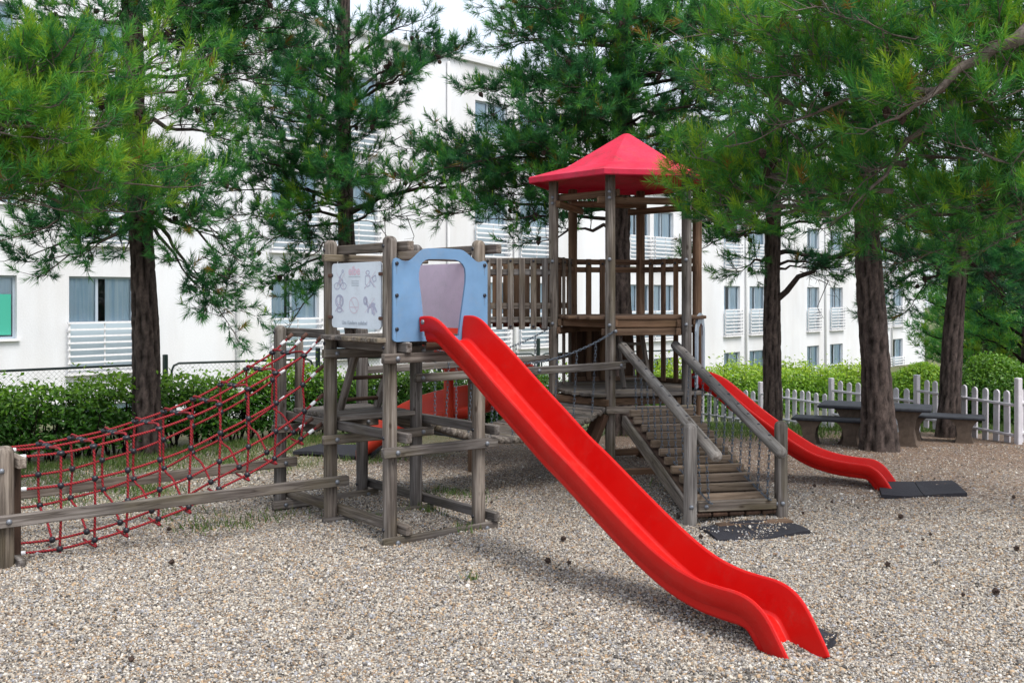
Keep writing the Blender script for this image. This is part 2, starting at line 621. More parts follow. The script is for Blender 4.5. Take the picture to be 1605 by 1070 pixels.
def bolt_me(mat, r=0.017, t=0.012):
    V = [(t, 0, 0)]
    Fc = []
    for (x, rr) in ((t * .75, r * .6), (0.004, r), (-0.004, r)):
        for k in range(9):
            a = 2 * math.pi * k / 9
            V.append((x, rr * math.cos(a), rr * math.sin(a)))
    for k in range(9):
        k2 = (k + 1) % 9
        Fc.append((0, 1 + k, 1 + k2))
        for j in (0, 1):
            Fc.append((1 + j * 9 + k, 10 + j * 9 + k, 10 + j * 9 + k2, 1 + j * 9 + k2))
    return me_from('bolt', V, Fc, mat, True)


BOLT = bolt_me(M['steel'])
SBOLT = bolt_me(M['black'], 0.013, 0.008)


def bolt(p, d, parent, me=None):
    return add('bolt', me or BOLT, parent, frame(Vector(p) - Vector(d) * .01, Vector(p) + Vector(d) * .01))


def plate_me(outline, thick, mat, holes=()):
    """flat plate in local XZ, extruded along +Y by thick; outline points are (x, z)"""
    bm = bmesh.new()
    edges = []
    for loop in [outline] + list(holes):
        vs_ = [bm.verts.new((x, 0, z)) for x, z in loop]
        for i in range(len(vs_)):
            edges.append(bm.edges.new((vs_[i], vs_[(i + 1) % len(vs_)])))
    bmesh.ops.triangle_fill(bm, use_beauty=True, use_dissolve=False, edges=edges)
    faces = bm.faces[:]
    r = bmesh.ops.extrude_face_region(bm, geom=faces)
    for v in [g for g in r['geom'] if isinstance(g, bmesh.types.BMVert)]: v.co.y += thick
    return me_bm('plate', bm, mat)


def basis(o, xdir, zdir=(0, 0, 1)):
    x = Vector(xdir).normalized(); z = Vector(zdir)
    y = z.cross(x).normalized(); z = x.cross(y)
    m = Matrix((x, y, z)).transposed().to_4x4()
    m.translation = Vector(o)
    return m


def np_mesh(name, V, faces_n, F_idx, mat, tint=None):
    """fast mesh: V (n,3), F_idx flat index array with faces of faces_n corners"""
    me = bpy.data.meshes.new(name)
    nf = len(F_idx) // faces_n
    me.vertices.add(len(V)); me.vertices.foreach_set('co', V.astype(np.float32).ravel())
    me.loops.add(len(F_idx)); me.loops.foreach_set('vertex_index', F_idx.astype(np.int32))
    me.polygons.add(nf)
    me.polygons.foreach_set('loop_start', np.arange(nf, dtype=np.int32) * faces_n)
    me.update(calc_edges=True)
    if tint is not None:
        a = me.attributes.new('tint', 'FLOAT', 'POINT')
        a.data.foreach_set('value', tint.astype(np.float32))
    me.materials.append(mat)
    return me


# ------------------------------------------------------------------ terrain
def gz(x, y):
    x = np.asarray(x, float); y = np.asarray(y, float)
    d = np.log1p(np.exp(np.clip((y - 12.0) * 1.6, -40, 40))) / 1.6
    z = -np.minimum(0.118 * d, 4.4)
    near = np.clip((13 - y) / 4, 0, 1)
    z = z + near * (0.014 * np.sin(2.1 * x + 1.3 * y) + 0.011 * np.sin(4.3 * x - 2.7 * y + 1.0) + 0.007 * np.sin(7.9 * x + 6.1 * y))
    z = z - 0.085 * np.exp(-(((x - 1.46) / .26) ** 2 + ((y - 4.66) / .2) ** 2))      # scooped hollow at the slide's foot
    z = z + 0.03 * np.exp(-(((x - 1.15) / .35) ** 2 + ((y - 4.35) / .2) ** 2))
    z = z - 0.035 * np.exp(-(((x + 1.9) / .5) ** 2 + ((y - 7.75) / .4) ** 2))
    return z


def g(x, y): return float(gz(x, y))


def ground():
    def axis(lo, hi, c0, c1, fine, coarse):
        a = list(np.arange(c0, c1, fine))
        s = fine; v = c1
        while v < hi: a.append(v); s = min(s * 1.25, coarse); v += s
        s = fine; v = c0
        while v > lo: s = min(s * 1.25, coarse); v -= s; a.append(v)
        return np.array(sorted(a))
    xs = axis(-260, 260, -6, 7, .09, 25); ys = axis(-40, 420, 2.5, 13, .09, 25)
    X, Y = np.meshgrid(xs, ys)
    Z = gz(X, Y)
    V = np.stack([X, Y, Z], -1).reshape(-1, 3)
    nx, ny = len(xs), len(ys)
    i = np.arange(nx * ny).reshape(ny, nx)
    Fq = np.stack([i[:-1, :-1], i[:-1, 1:], i[1:, 1:], i[1:, :-1]], -1).reshape(-1)
    me = np_mesh('ground', V, 4, Fq, M['ground'])
    me.polygons.foreach_set('use_smooth', [True] * len(me.polygons))
    tag(add('ground', me, None), kind='structure', label='pale mixed gravel of the playground turning to brown soil at the back')


ground()


def gravel():
    pts = []
    n = 520000
    y = np.sqrt(RNG.uniform(3.9 ** 2, 11.2 ** 2, n))
    x = RNG.uniform(-.56, .56, n) * y
    keep = RNG.random(n) < np.clip(1.25 - (y + np.maximum(x, 0) * .35 - 4.0) / 5.0, .10, 1)
    x, y = x[keep], y[keep]
    z = gz(x, y) + RNG.uniform(-.001, .004, len(x))
    # stones kicked onto the ramp mat
    k = RNG.random((80, 2))
    mx = 1.32 + k[:, 0] * .60; my = 6.80 + k[:, 1] * .28 + (k[:, 0] * .1)
    x = np.r_[x, mx]; y = np.r_[y, my]; z = np.r_[z, gz(mx, my) + .024]
    V = np.stack([x, y, z], -1)
    me = bpy.data.meshes.new('gravel')
    me.vertices.add(len(V)); me.vertices.foreach_set('co', V.astype(np.float32).ravel())
    a = me.attributes.new('sz', 'FLOAT_VECTOR', 'POINT')
    s = RNG.lognormal(math.log(.0043), .38, (len(V), 1)) * RNG.uniform(.65, 1.25, (len(V), 3))
    a.data.foreach_set('vector', np.clip(s, .0025, .015).astype(np.float32).ravel())
    a = me.attributes.new('rt', 'FLOAT_VECTOR', 'POINT')
    a.data.foreach_set('vector', RNG.uniform(0, 6.28, (len(V), 3)).astype(np.float32).ravel())
    me.materials.append(M['pebble'])
    o = add('gravel', me, None)
    tag(o, 'loose pale grey and tan pebbles scattered over the playground', kind='stuff')
    ng = bpy.data.node_groups.new('pebbles', 'GeometryNodeTree')
    ng.interface.new_socket('Geometry', in_out='INPUT', socket_type='NodeSocketGeometry')
    ng.interface.new_socket('Geometry', in_out='OUTPUT', socket_type='NodeSocketGeometry')
    gi = ng.nodes.new('NodeGroupInput'); go = ng.nodes.new('NodeGroupOutput')
    ico = ng.nodes.new('GeometryNodeMeshIcoSphere'); ico.inputs['Subdivisions'].default_value = 1; ico.inputs['Radius'].default_value = 1.0
    iop = ng.nodes.new('GeometryNodeInstanceOnPoints')
    sm = ng.nodes.new('GeometryNodeSetMaterial'); sm.inputs['Material'].default_value = M['pebble']
    na = ng.nodes.new('GeometryNodeInputNamedAttribute'); na.data_type = 'FLOAT_VECTOR'; na.inputs['Name'].default_value = 'sz'
    nr = ng.nodes.new('GeometryNodeInputNamedAttribute'); nr.data_type = 'FLOAT_VECTOR'; nr.inputs['Name'].default_value = 'rt'
    L = ng.links.new
    L(gi.outputs[0], iop.inputs['Points'])
    L(ico.outputs['Mesh'], sm.inputs['Geometry'])
    L(sm.outputs[0], iop.inputs['Instance'])
    L(na.outputs['Attribute'], iop.inputs['Scale'])
    L(nr.outputs['Attribute'], iop.inputs['Rotation'])
    L(iop.outputs[0], go.inputs[0])
    md = o.modifiers.new('pebbles', 'NODES'); md.node_group = ng


gravel()


def litter():
    rng = np.random.default_rng(91)
    n = 15000
    y = np.sqrt(rng.uniform(4.0 ** 2, 13.5 ** 2, n)); x = rng.uniform(-.56, .6, n) * y
    keep = rng.random(n) < np.clip(.10 + (y + np.maximum(x, 0) * .5 - 6.0) / 6.5, .05, 1)
    x, y = x[keep], y[keep]
    n = len(x)
    a = rng.uniform(0, 6.28, n); l = rng.uniform(.02, .05, n); w = rng.uniform(.0012, .0025, n)
    leafy = rng.random(n) < .06
    w = np.where(leafy, rng.uniform(.008, .018, n), w); l = np.where(leafy, rng.uniform(.012, .026, n), l)
    z = gz(x, y) + rng.uniform(.006, .014, n)
    dx, dy = np.cos(a), np.sin(a)
    tl = rng.normal(0, .006, n)
    V = np.stack([np.stack([x - dx * l, y - dy * l, z - tl], 1), np.stack([x + dy * w, y - dx * w, z + .003], 1), np.stack([x + dx * l, y + dy * l, z + tl], 1), np.stack([x - dy * w, y + dx * w, z + .003], 1)], 1).reshape(-1, 3)
    T = np.repeat(rng.random(n), 4)
    m, nt, b, _ = newmat('dry_litter')
    at = N(nt, "ShaderNodeAttribute", attribute_name="tint")
    nt.links.new(ramp(nt, at.outputs['Fac'], [(0, (0.035, 0.02, 0.014)), (0.5, (0.15, 0.075, 0.035)), (1, (0.30, 0.19, 0.10))]).outputs[0], b.inputs['Base Color'])
    b.inputs['Roughness'].default_value = .9
    tag(add('pine_litter', np_mesh('pine_litter', V, 4, np.arange(len(V)), m, T), None), 'dry brown pine needles and leaf scraps strewn over the gravel', kind='stuff')


litter()

# ------------------------------------------------------------------ apartment building
BO = Vector((-10.8, 26.0, 0)); BT = Vector((0.674, 0.7387, 0)); BN = Vector((0.7387, -0.674, 0))


def building():
    r = root('apartment_building', 'long white rendered apartment block with railed windows behind the pines', 'building', BO)
    RT = basis(BO, BT)            # local x along the facade, y into the building
    cols = [(-.77, 1.0), (5.3, 7.05), (7.67, 9.42), (14.03, 15.76), (16.47, 18.2), (23.6, 25.2), (25.5, 27.1), (31.63, 33.2), (34.17, 35.87), (40.68, 42.21), (43.63, 45.37), (50.9, 52.4), (53.0, 54.7)]
    rows = [-3.61, -.28, 3.05, 6.38]
    rects = [(a, b, z, z + 2.44) for a, b in cols for z in rows]
    rects += [(-3.9, -2.05, z + .88, z + 2.44) for z in rows] + [(-11.0, -9.2, z, z + 2.44) for z in rows]
    X0, X1, Z0, Z1 = -14.0, 58.7, -6.0, 10.15
    xs = sorted({X0, X1} | {q for t in rects for q in t[:2]}); zs = sorted({Z0, Z1} | {q for t in rects for q in t[2:]})
    V, Fc = [], []

    def quad(p):
        k = len(V); V.extend(p); Fc.append((k, k + 1, k + 2, k + 3))
    for i in range(len(xs) - 1):
        for j in range(len(zs) - 1):
            cx, cz = (xs[i] + xs[i + 1]) / 2, (zs[j] + zs[j + 1]) / 2
            if any(a < cx < b and c < cz < d for a, b, c, d in rects): continue
            quad([(xs[i], 0, zs[j]), (xs[i + 1], 0, zs[j]), (xs[i + 1], 0, zs[j + 1]), (xs[i], 0, zs[j + 1])])
    D = .22
    for a, b, c, d in rects:
        quad([(a, 0, c), (a, 0, d), (a, D, d), (a, D, c)])
        quad([(b, 0, c), (b, D, c), (b, D, d), (b, 0, d)])
        quad([(a, 0, d), (b, 0, d), (b, D, d), (a, D, d)])
        quad([(a, 0, c), (a, D, c), (b, D, c), (b, 0, c)])
    dp = 13.0
    quad([(X0, 0, Z0), (X0, 0, Z1), (X0, dp, Z1), (X0, dp, Z0)])
    quad([(X1, 0, Z0), (X1, dp, Z0), (X1, dp, Z1), (X1, 0, Z1)])
    quad([(X0, dp, Z0), (X0, dp, Z1), (X1, dp, Z1), (X1, dp, Z0)])
    add('wall', me_from('wall', V, Fc, M['stucco']), r, RT)
    # parapet + roof slab
    L = X1 - X0
    add('roof', box_me(L + .3, dp + .3, .16, M['pipe'], 0.01), r, RT @ Matrix.Translation(((X0 + X1) / 2, dp / 2, Z1 + .08)))
    add('room_darkness', box_me(L - .6, .05, Z1 - Z0 - .4, M['inside'], 0), r, RT @ Matrix.Translation(((X0 + X1) / 2, 1.3, (Z0 + Z1) / 2))).name = 'unlit_room_sheet'  # dark sheet behind all windows; its colour stands in for the unlit rooms
    cache = {}

    def bars_me(key, boxes, mat):
        if key in cache: return cache[key]
        bm = bmesh.new()
        for (x0, x1, y0, y1, z0, z1) in boxes:
            q = bmesh.ops.create_cube(bm, size=1)
            for v in q['verts']:
                v.co = Vector(((x0 + x1) / 2 + v.co.x * (x1 - x0), (y0 + y1) / 2 + v.co.y * (y1 - y0), (z0 + z1) / 2 + v.co.z * (z1 - z0)))
        cache[key] = me_bm('bars', bm, mat)
        return cache[key]
    SIL = 1.24
    for (a, b, c, d) in rects:
        w = b - a; h = d - c
        single = h < 2
        T = RT @ Matrix.Translation((a, 0, c))
        wk = round(w, 2)
        f = .055
        zb = 0 if single else SIL
        fr = [(0, f, .12, .18, 0, h), (w - f, w, .12, .18, 0, h), (f, w - f, .12, .18, h - f, h), (f, w - f, .12, .18, 0, f), (w * .42, w * .42 + .07, .125, .185, f, h - f)]
        if not single: fr.append((f, w - f, .115, .175, SIL - .03, SIL + .03))
        o = add('window', bars_me(('fr', wk, single), fr, M['frame']), r, T)
        if ('gl', wk, single) not in cache:
            cache[('gl', wk, single)] = me_from('pane', [(f, .15, zb + f), (w - f, .15, zb + f), (w - f, .15, h - f), (f, .15, h - f)], [(0, 1, 2, 3)], M['glass'])
        add('pane', cache[('gl', wk, single)], o, T)
        # curtains: two wavy cloths with a gap
        gap = random.choice([.06, .1, .16, .24])
        cx = random.uniform(.35, .6) * w
        ck = (wk, single, round(gap, 2), round(cx, 1))
        for sgn in (0, 1):
            x0, x1 = ((.04, cx - gap / 2) if sgn == 0 else (cx + gap / 2, w - .04))
            if ck + (sgn,) not in cache:
                V2, F2 = [], []
                nn = 26
                for k in range(nn + 1):
                    xx = x0 + (x1 - x0) * k / nn
                    yy = .205 + .009 * math.sin(xx * 40 + sgn) + .008 * math.sin(xx * 17)
                    V2 += [(xx, yy, .03), (xx, yy, h - .02)]
                for k in range(nn): F2.append((2 * k, 2 * k + 2, 2 * k + 3, 2 * k + 1))
                cache[ck + (sgn,)] = me_from('curtain', V2, F2, M['curtain'], True)
            add('curtain', cache[ck + (sgn,)], o, T)
        if single:
            add('sill', bars_me(('si', wk), [(-.06, w + .06, -.09, .12, -.05, -.002)], M['white_paint']), o, T)
            if abs(c - .6) < .01:
                add('towel', bars_me('tw', [(w - .75, w - .1, .10, .118, .1, 1.1)], M['towel']), o, T)
        else:
            add('lower_panel', bars_me(('lp', wk), [(f, w - f, .11, .118, f, SIL - .03)], M['panel']), o, T)
            near = a < 10 and -1 < c < 4
            rail = [(-.06, -.02, -.13, -.09, -.02, SIL + .02), (w + .02, w + .06, -.13, -.09, -.02, SIL + .02), (-.1, w + .1, -.16, -.002, -.10, -.03),
                    (w * .5 - .015, w * .5 + .015, -.12, -.09, -.02, SIL - .01),
                    (-.06, -.02, -.088, -.002, .1, .14), (w + .02, w + .06, -.088, -.002, .1, .14), (-.06, -.02, -.088, -.002, 1.0, 1.04), (w + .02, w + .06, -.088, -.002, 1.0, 1.04)]
            zz = [.03 + k * (SIL - .05) / 7 for k in range(8)]
            if not near:
                rail += [(-.1, w + .1, -.175, -.133, z, z + .055) for z in zz]
            ro = add('railing', bars_me(('ra', wk, near), rail, M['white_paint']), r, T)
            if near:
                for z in zz:
                    add('rail_bar', bars_me(('rb', wk), [(-.1, w + .1, -.175, -.133, 0, .045)], M['white_paint']), ro, T @ Matrix.Translation((0, 0, z)))
    for x in (4.1, 12.6, 16.1, 22.0, 33.7, 42.9, 52.7):
        V, Fc = tube_geo([(x, -.08, Z0), (x, -.08, Z1 - .2)], .055, 8)
        add('drainpipe', me_from('drainpipe', V, Fc, M['pipe'], True), r, RT)


building()


# ------------------------------------------------------------------ pines
def jit(rng, s): return Vector(rng.normal(0, s, 3))


class TreeGeo:
    def __init__(self, seed, up=.3):
        self.up = up
        self.rng = np.random.default_rng(seed)
        self.bv, self.bf = [], []
        self.sp, self.sd, self.sl, self.st = [], [], [], []
        self.cones = []

    def tube(self, pts, r0, r1, sides):
        V, Fc = tube_geo(pts, r0, sides, r1, False)
        k = len(self.bv)
        self.bv += V
        self.bf += [tuple(i + k for i in f) for f in Fc]

    def shoot(self, p, d, l, t):
        self.sp.append(tuple(p)); self.sd.append(tuple(d.normalized())); self.sl.append(l); self.st.append(t)

    def limb(self, p0, p1, r0, dens=1.0, tint=.3, sag=0.1, bare=0.25, spread=1.0):
        rng = self.rng
        tint = tint + rng.normal(0, .07)
        up = self.up
        p0 = Vector(p0); p1 = Vector(p1)
        L = (p1 - p0).length
        ctrl = (p0 + p1) / 2 + Vector((0, 0, sag * L)) + jit(rng, .05 * L)
        n = max(7, int(L / .18))
        pts = []
        for k in range(n + 1):
            t = k / n
            pts.append(p0 * (1 - t) ** 2 + ctrl * 2 * t * (1 - t) + p1 * t * t + (jit(rng, .012 + .008 * L) if 0 < k < n else Vector()))
        self.tube(pts, r0, r0 * .22, 6)
        n2 = max(4, int(L * (1 - bare) / .15 * dens))
        side = 1
        for q in range(n2 + 1):
            u = bare + (1 - bare) * (q + rng.uniform(-.3, .3)) / n2
            u = min(max(u, .05), 1)
            x = u * n; i = min(int(x), n - 1); f = x - i
            s = pts[i].lerp(pts[i + 1], f)
            tg = (pts[i + 1] - pts[i]).normalized()
            sd = tg.cross(Vector((0, 0, 1)))
            if sd.length < .1: sd = Vector((1, 0, 0))
            sd.normalize(); side = -side
            d = (tg * rng.uniform(.45, 1.0) + sd * side * rng.uniform(.35, 1.0) + Vector((0, 0, rng.uniform(-.3, .45)))).normalized()
            if q == n2: d = tg
            l2 = (0.26 + .24 * L * (1 - .6 * u)) * rng.uniform(.65, 1.25) * spread
            l2 = min(max(l2, .2), 1.0)
            e = s + d * l2 + Vector((0, 0, .10 * l2))
            m = (s + e) / 2 + jit(rng, .05 * l2)
            p2 = [s, s.lerp(m, .6) + jit(rng, .01), m, m.lerp(e, .55) + jit(rng, .012), e]
            self.tube(p2, max(.005, r0 * .22), .003, 4)
            n3 = max(3, int(l2 / .06))
            tb = tint + rng.normal(0, .07)
            for k in range(n3 + 1):
                v = .22 + .78 * k / n3
                xx = v * 4; j = min(int(xx), 3)
                s3 = p2[j].lerp(p2[j + 1], xx - j)
                t3 = (p2[j + 1] - p2[j]).normalized()
                d3 = (t3 * .8 + jit(rng, .5) + Vector((0, 0, up))).normalized()
                if k == n3: d3 = (t3 + Vector((0, 0, up))).normalized()
                l3 = rng.uniform(.06, .20)
                e3 = s3 + d3 * l3
                self.tube([s3, e3], .004, .0025, 3)
                if rng.random() < .55:
                    self.shoot(s3 + d3 * l3 * .2, d3, l3 * .8, tb - .12)
                tt = tb + rng.normal(.09, .08)
                self.shoot(e3, (d3 + jit(rng, .3) + Vector((0, 0, up * 1.2))), rng.uniform(.08, .14), tt)
                self.shoot(e3, (d3 + jit(rng, .5) + Vector((0, 0, up * .6))), rng.uniform(.08, .14), tt)
            if rng.random() < .3:
                self.cones.append((p2[2] + Vector((0, 0, -.03)), rng.integers(1, 3)))

    def deadtwigs(self, p0, d, n, l):
        rng = self.rng
        for _ in range(n):
            s = Vector(p0) + jit(rng, .12)
            dd = (Vector(d) + jit(rng, .5)).normalized()
            ll = l * rng.uniform(.5, 1.2)
            m = s + dd * ll * .5 + jit(rng, .06)
            e = m + (dd + jit(rng, .4)).normalized() * ll * .5
            self.tube([s, m, e], .006, .002, 4)
            for k in range(3):
                q = m.lerp(e, rng.random())
                self.tube([q, q + (dd + jit(rng, .8)).normalized() * ll * .25], .003, .0015, 3)

    def foliage(self, per, nl, nw, name='needles', candles=0.0):
        rng = self.rng
        n0 = len(self.sp)
        cd = np.zeros(n0, bool)
        if candles > 0:                     # upright pale spring shoots
            for q in range(n0):
                if rng.random() < candles and self.sd[q][2] > .15:
                    p = Vector(self.sp[q]) + Vector(self.sd[q]) * self.sl[q]
                    self.sp.append(tuple(p)); self.sd.append(tuple((Vector(self.sd[q]) * .35 + Vector((0, 0, 1))).normalized())); self.sl.append(.075); self.st.append(.84)
            cd = np.r_[cd, np.ones(len(self.sp) - n0, bool)]
        Pp = np.array(self.sp); D = np.array(self.sd); Ln = np.array(self.sl); T = np.array(self.st)
        n = len(Pp)
        ref = np.where(np.abs(D[:, 2:3]) < .9, np.array([[0, 0, 1.]]), np.array([[1., 0, 0]]))
        U = np.cross(D, ref); U /= np.linalg.norm(U, axis=1, keepdims=True)
        W = np.cross(D, U)
        k = per
        u = rng.random((n, k))
        az = rng.random((n, k)) * 2 * np.pi
        al = (1.2 - .8 * u) * rng.uniform(.6, 1.15, (n, k)) * np.where(cd, .5, 1.0)[:, None]
        rad = U[:, None] * np.cos(az)[..., None] + W[:, None] * np.sin(az)[..., None]
        nd = D[:, None] * np.cos(al)[..., None] + rad * np.sin(al)[..., None]
        nd[..., 2] -= .04
        nd /= np.linalg.norm(nd, axis=2, keepdims=True)
        base = Pp[:, None] + D[:, None] * (Ln[:, None, None] * u[..., None])
        ln = nl * rng.uniform(.65, 1.15, (n, k)) * np.where(cd, .34, 1.0)[:, None]
        tip = base + nd * ln[..., None]
        sdv = np.cross(nd, rng.normal(0, 1, (n, k, 3))); sdv /= np.linalg.norm(sdv, axis=2, keepdims=True)
        V = np.stack([base - sdv * nw / 2, base + sdv * nw / 2, tip], 2).reshape(-1, 3)
        tint = np.clip(T[:, None] + rng.normal(0, .07, (n, k)) + (u - .5) * .14 + rng.normal(0, .08, (n, 1)), 0.02, .9)
        dead = rng.random(n) < .012
        tint[dead] = .985
        tint = np.repeat(tint.reshape(-1), 3)
        return np_mesh(name, V, 3, np.arange(len(V)), M['needles'], tint)


def trunk_me(path, radii, seed, sides=30, step=.05):
    """trunk with ridged plates of bark as real relief"""
    rng = np.random.default_rng(seed)
    pts = np.array([tuple(p) for p in path]); rad = np.array(radii)
    seg = np.r_[0, np.cumsum(np.linalg.norm(np.diff(pts, axis=0), axis=1))]
    n = max(10, int(seg[-1] / step))
    s = np.linspace(0, seg[-1], n)
    C = np.stack([np.interp(s, seg, pts[:, i]) for i in range(3)], 1)
    ker = np.ones(9) / 9
    for i in range(2):
        C[4:-4, i] = np.convolve(C[:, i], ker, 'valid')
    R = np.interp(s, seg, rad)
    A = np.linspace(0, 2 * np.pi, sides, endpoint=False)
    ph = rng.uniform(0, 6.28, 12)
    SS, AA = np.meshgrid(s, A, indexing='ij')
    warp = .55 * np.sin(SS * 5.1 + 2 * AA + ph[0]) + .45 * np.sin(SS * 9.7 - 3 * AA + ph[1])
    ridge = 1 - np.abs(np.sin(AA * 4.5 * (1 if sides < 20 else 1.12) + 1.1 * warp + ph[2]))
    ridge = np.clip(ridge * 1.6 - .45, 0, 1)                  # furrows
    cross = 1 - np.abs(np.sin(SS * 13 + 2.2 * np.sin(AA * 3 + ph[3]) + 1.2 * warp + ph[4]))
    cross = np.clip(cross * 2.2 - 1.55, 0, 1)
    rel = 1 - np.maximum(ridge, cross * .8)
    rel = np.clip(rel + rng.normal(0, .12, rel.shape), 0, 1)
    lump = .05 * np.sin(SS * 2.3 + AA + ph[5]) + .04 * np.sin(SS * 4.1 - 2 * AA + ph[6])
    RR = R[:, None] * (1 + lump) + np.minimum(R[:, None] * .22, .036) * (rel - .6)
    X = C[:, 0][:, None] + RR * np.cos(AA); Y = C[:, 1][:, None] + RR * np.sin(AA); Z = np.repeat(C[:, 2][:, None], sides, 1)
    V = np.stack([X, Y, Z], -1).reshape(-1, 3)
    i = np.arange(n * sides).reshape(n, sides); j = np.roll(i, -1, 1)
    Fq = np.stack([i[:-1], j[:-1], j[1:], i[1:]], -1).reshape(-1)
    me = np_mesh('trunk', V, 4, Fq, M['bark'])
    at = me.attributes.new('relief', 'FLOAT', 'POINT'); at.data.foreach_set('value', rel.reshape(-1).astype(np.float32))
    me.polygons.foreach_set('use_smooth', [True] * len(me.polygons))
    return me


def cone_mesh():
    V, Fc = [], []
    rings, seg = 8, 10
    for i in range(rings + 1):
        t = i / rings
        r = .021 * math.sin(math.pi * (0.06 + .9 * t)) ** .8 * (1.15 - .45 * t)
        for k in range(seg):
            a = 2 * math.pi * (k + .5 * (i % 2)) / seg
            rr = r * (1.18 if (k + i) % 2 else .74)
            V.append((rr * math.cos(a), rr * math.sin(a), -.058 * t + .004 * ((k + i) % 2)))
    for i in range(rings):
        for k in range(seg):
            k2 = (k + 1) % seg
            Fc.append((i * seg + k, i * seg + k2, (i + 1) * seg + k2, (i + 1) * seg + k))
    Fc.append(tuple(range(seg))); Fc.append(tuple(rings * seg + k for k in range(seg - 1, -1, -1)))
    return me_from('pine_cone', V, Fc, M['cone'], False)


CONE = cone_mesh()


def pine(label, path, radii, limbs, seed, per=30, nl=.10, nw=.0070, tint=.3, r_limb=.03, auto_top=8, dead=(), maxcones=26, young=False, fill=()):
    base = Vector(path[0])
    r = root('pine_tree', label, 'tree', base, 'pines standing around the playground')
    t = TreeGeo(seed, .65 if young else .35)
    rng = t.rng
    add('trunk', trunk_me(path, radii, seed), r)

    def at(z):
        for a, b in zip(path[:-1], path[1:]):
            if a[2] <= z <= b[2]:
                return Vector(a).lerp(Vector(b), (z - a[2]) / (b[2] - a[2]))
        return Vector(path[-1])
    for L in limbs:
        (px, py, Y), zs = L[0], L[1]
        kw = L[2] if len(L) > 2 else {}
        kw = dict({'tint': tint}, **kw)
        e = P(px, py, Y)
        rl = kw.pop('r', r_limb)
        t.limb(at(zs) if not isinstance(zs, tuple) else P(*zs), e, rl, **kw)
    for (n, x0, x1, y0, y1, Y0, Y1) in fill:
        for k in range(n):
            e = P(x0 + (x1 - x0) * ((k * .618 + .3 * rng.random()) % 1), y0 + (y1 - y0) * ((k + rng.random()) / n), rng.uniform(Y0, Y1))
            s = at(e.z - rng.uniform(.05, .45))
            if (e - s).length > 2.2: s = e + (s - e).normalized() * rng.uniform(1.5, 2.2)
            t.limb(s, e, r_limb * .7, tint=tint + .03, bare=.2)
    top = path[-1]
    for k in range(auto_top):                       # crown above the frame
        a = k * 2.4 + seed
        z0 = top[2] - .25 * (k % 5)
        ln = rng.uniform(1.2, 2.0)
        e = Vector(top) + Vector((math.cos(a) * ln, math.sin(a) * ln, rng.uniform(.1, .9) - .25 * (k % 5)))
        t.limb(at(z0), e, .025, dens=.6, tint=tint)
    for (p, d, n, l) in dead:
        t.deadtwigs(p, d, n, l)
    bm_ = M['bark_pale'] if young else M['bark']
    me = me_from('branches', t.bv, t.bf, bm_, True)
    at_ = me.attributes.new('relief', 'FLOAT', 'POINT'); at_.data.foreach_set('value', [.6] * len(me.vertices))
    add('branches', me, r)
    add('crown', t.foliage(per, nl, nw, candles=.22 if young else .06), r)
    nc = 0
    for (p, k) in t.cones:
        for q in range(k):
            if nc >= maxcones: break
            nc += 1
            m = Matrix.Translation(p + jit(rng, .03)) @ Matrix.Rotation(rng.uniform(0, 6.28), 4, 'Z') @ Matrix.Rotation(rng.uniform(-.9, .9), 4, 'X') @ Matrix.Diagonal((1.35, 1.35, 1.3, 1)) 
            add('pine_cone', CONE, r, m)
    return r, t


NTOT = 0


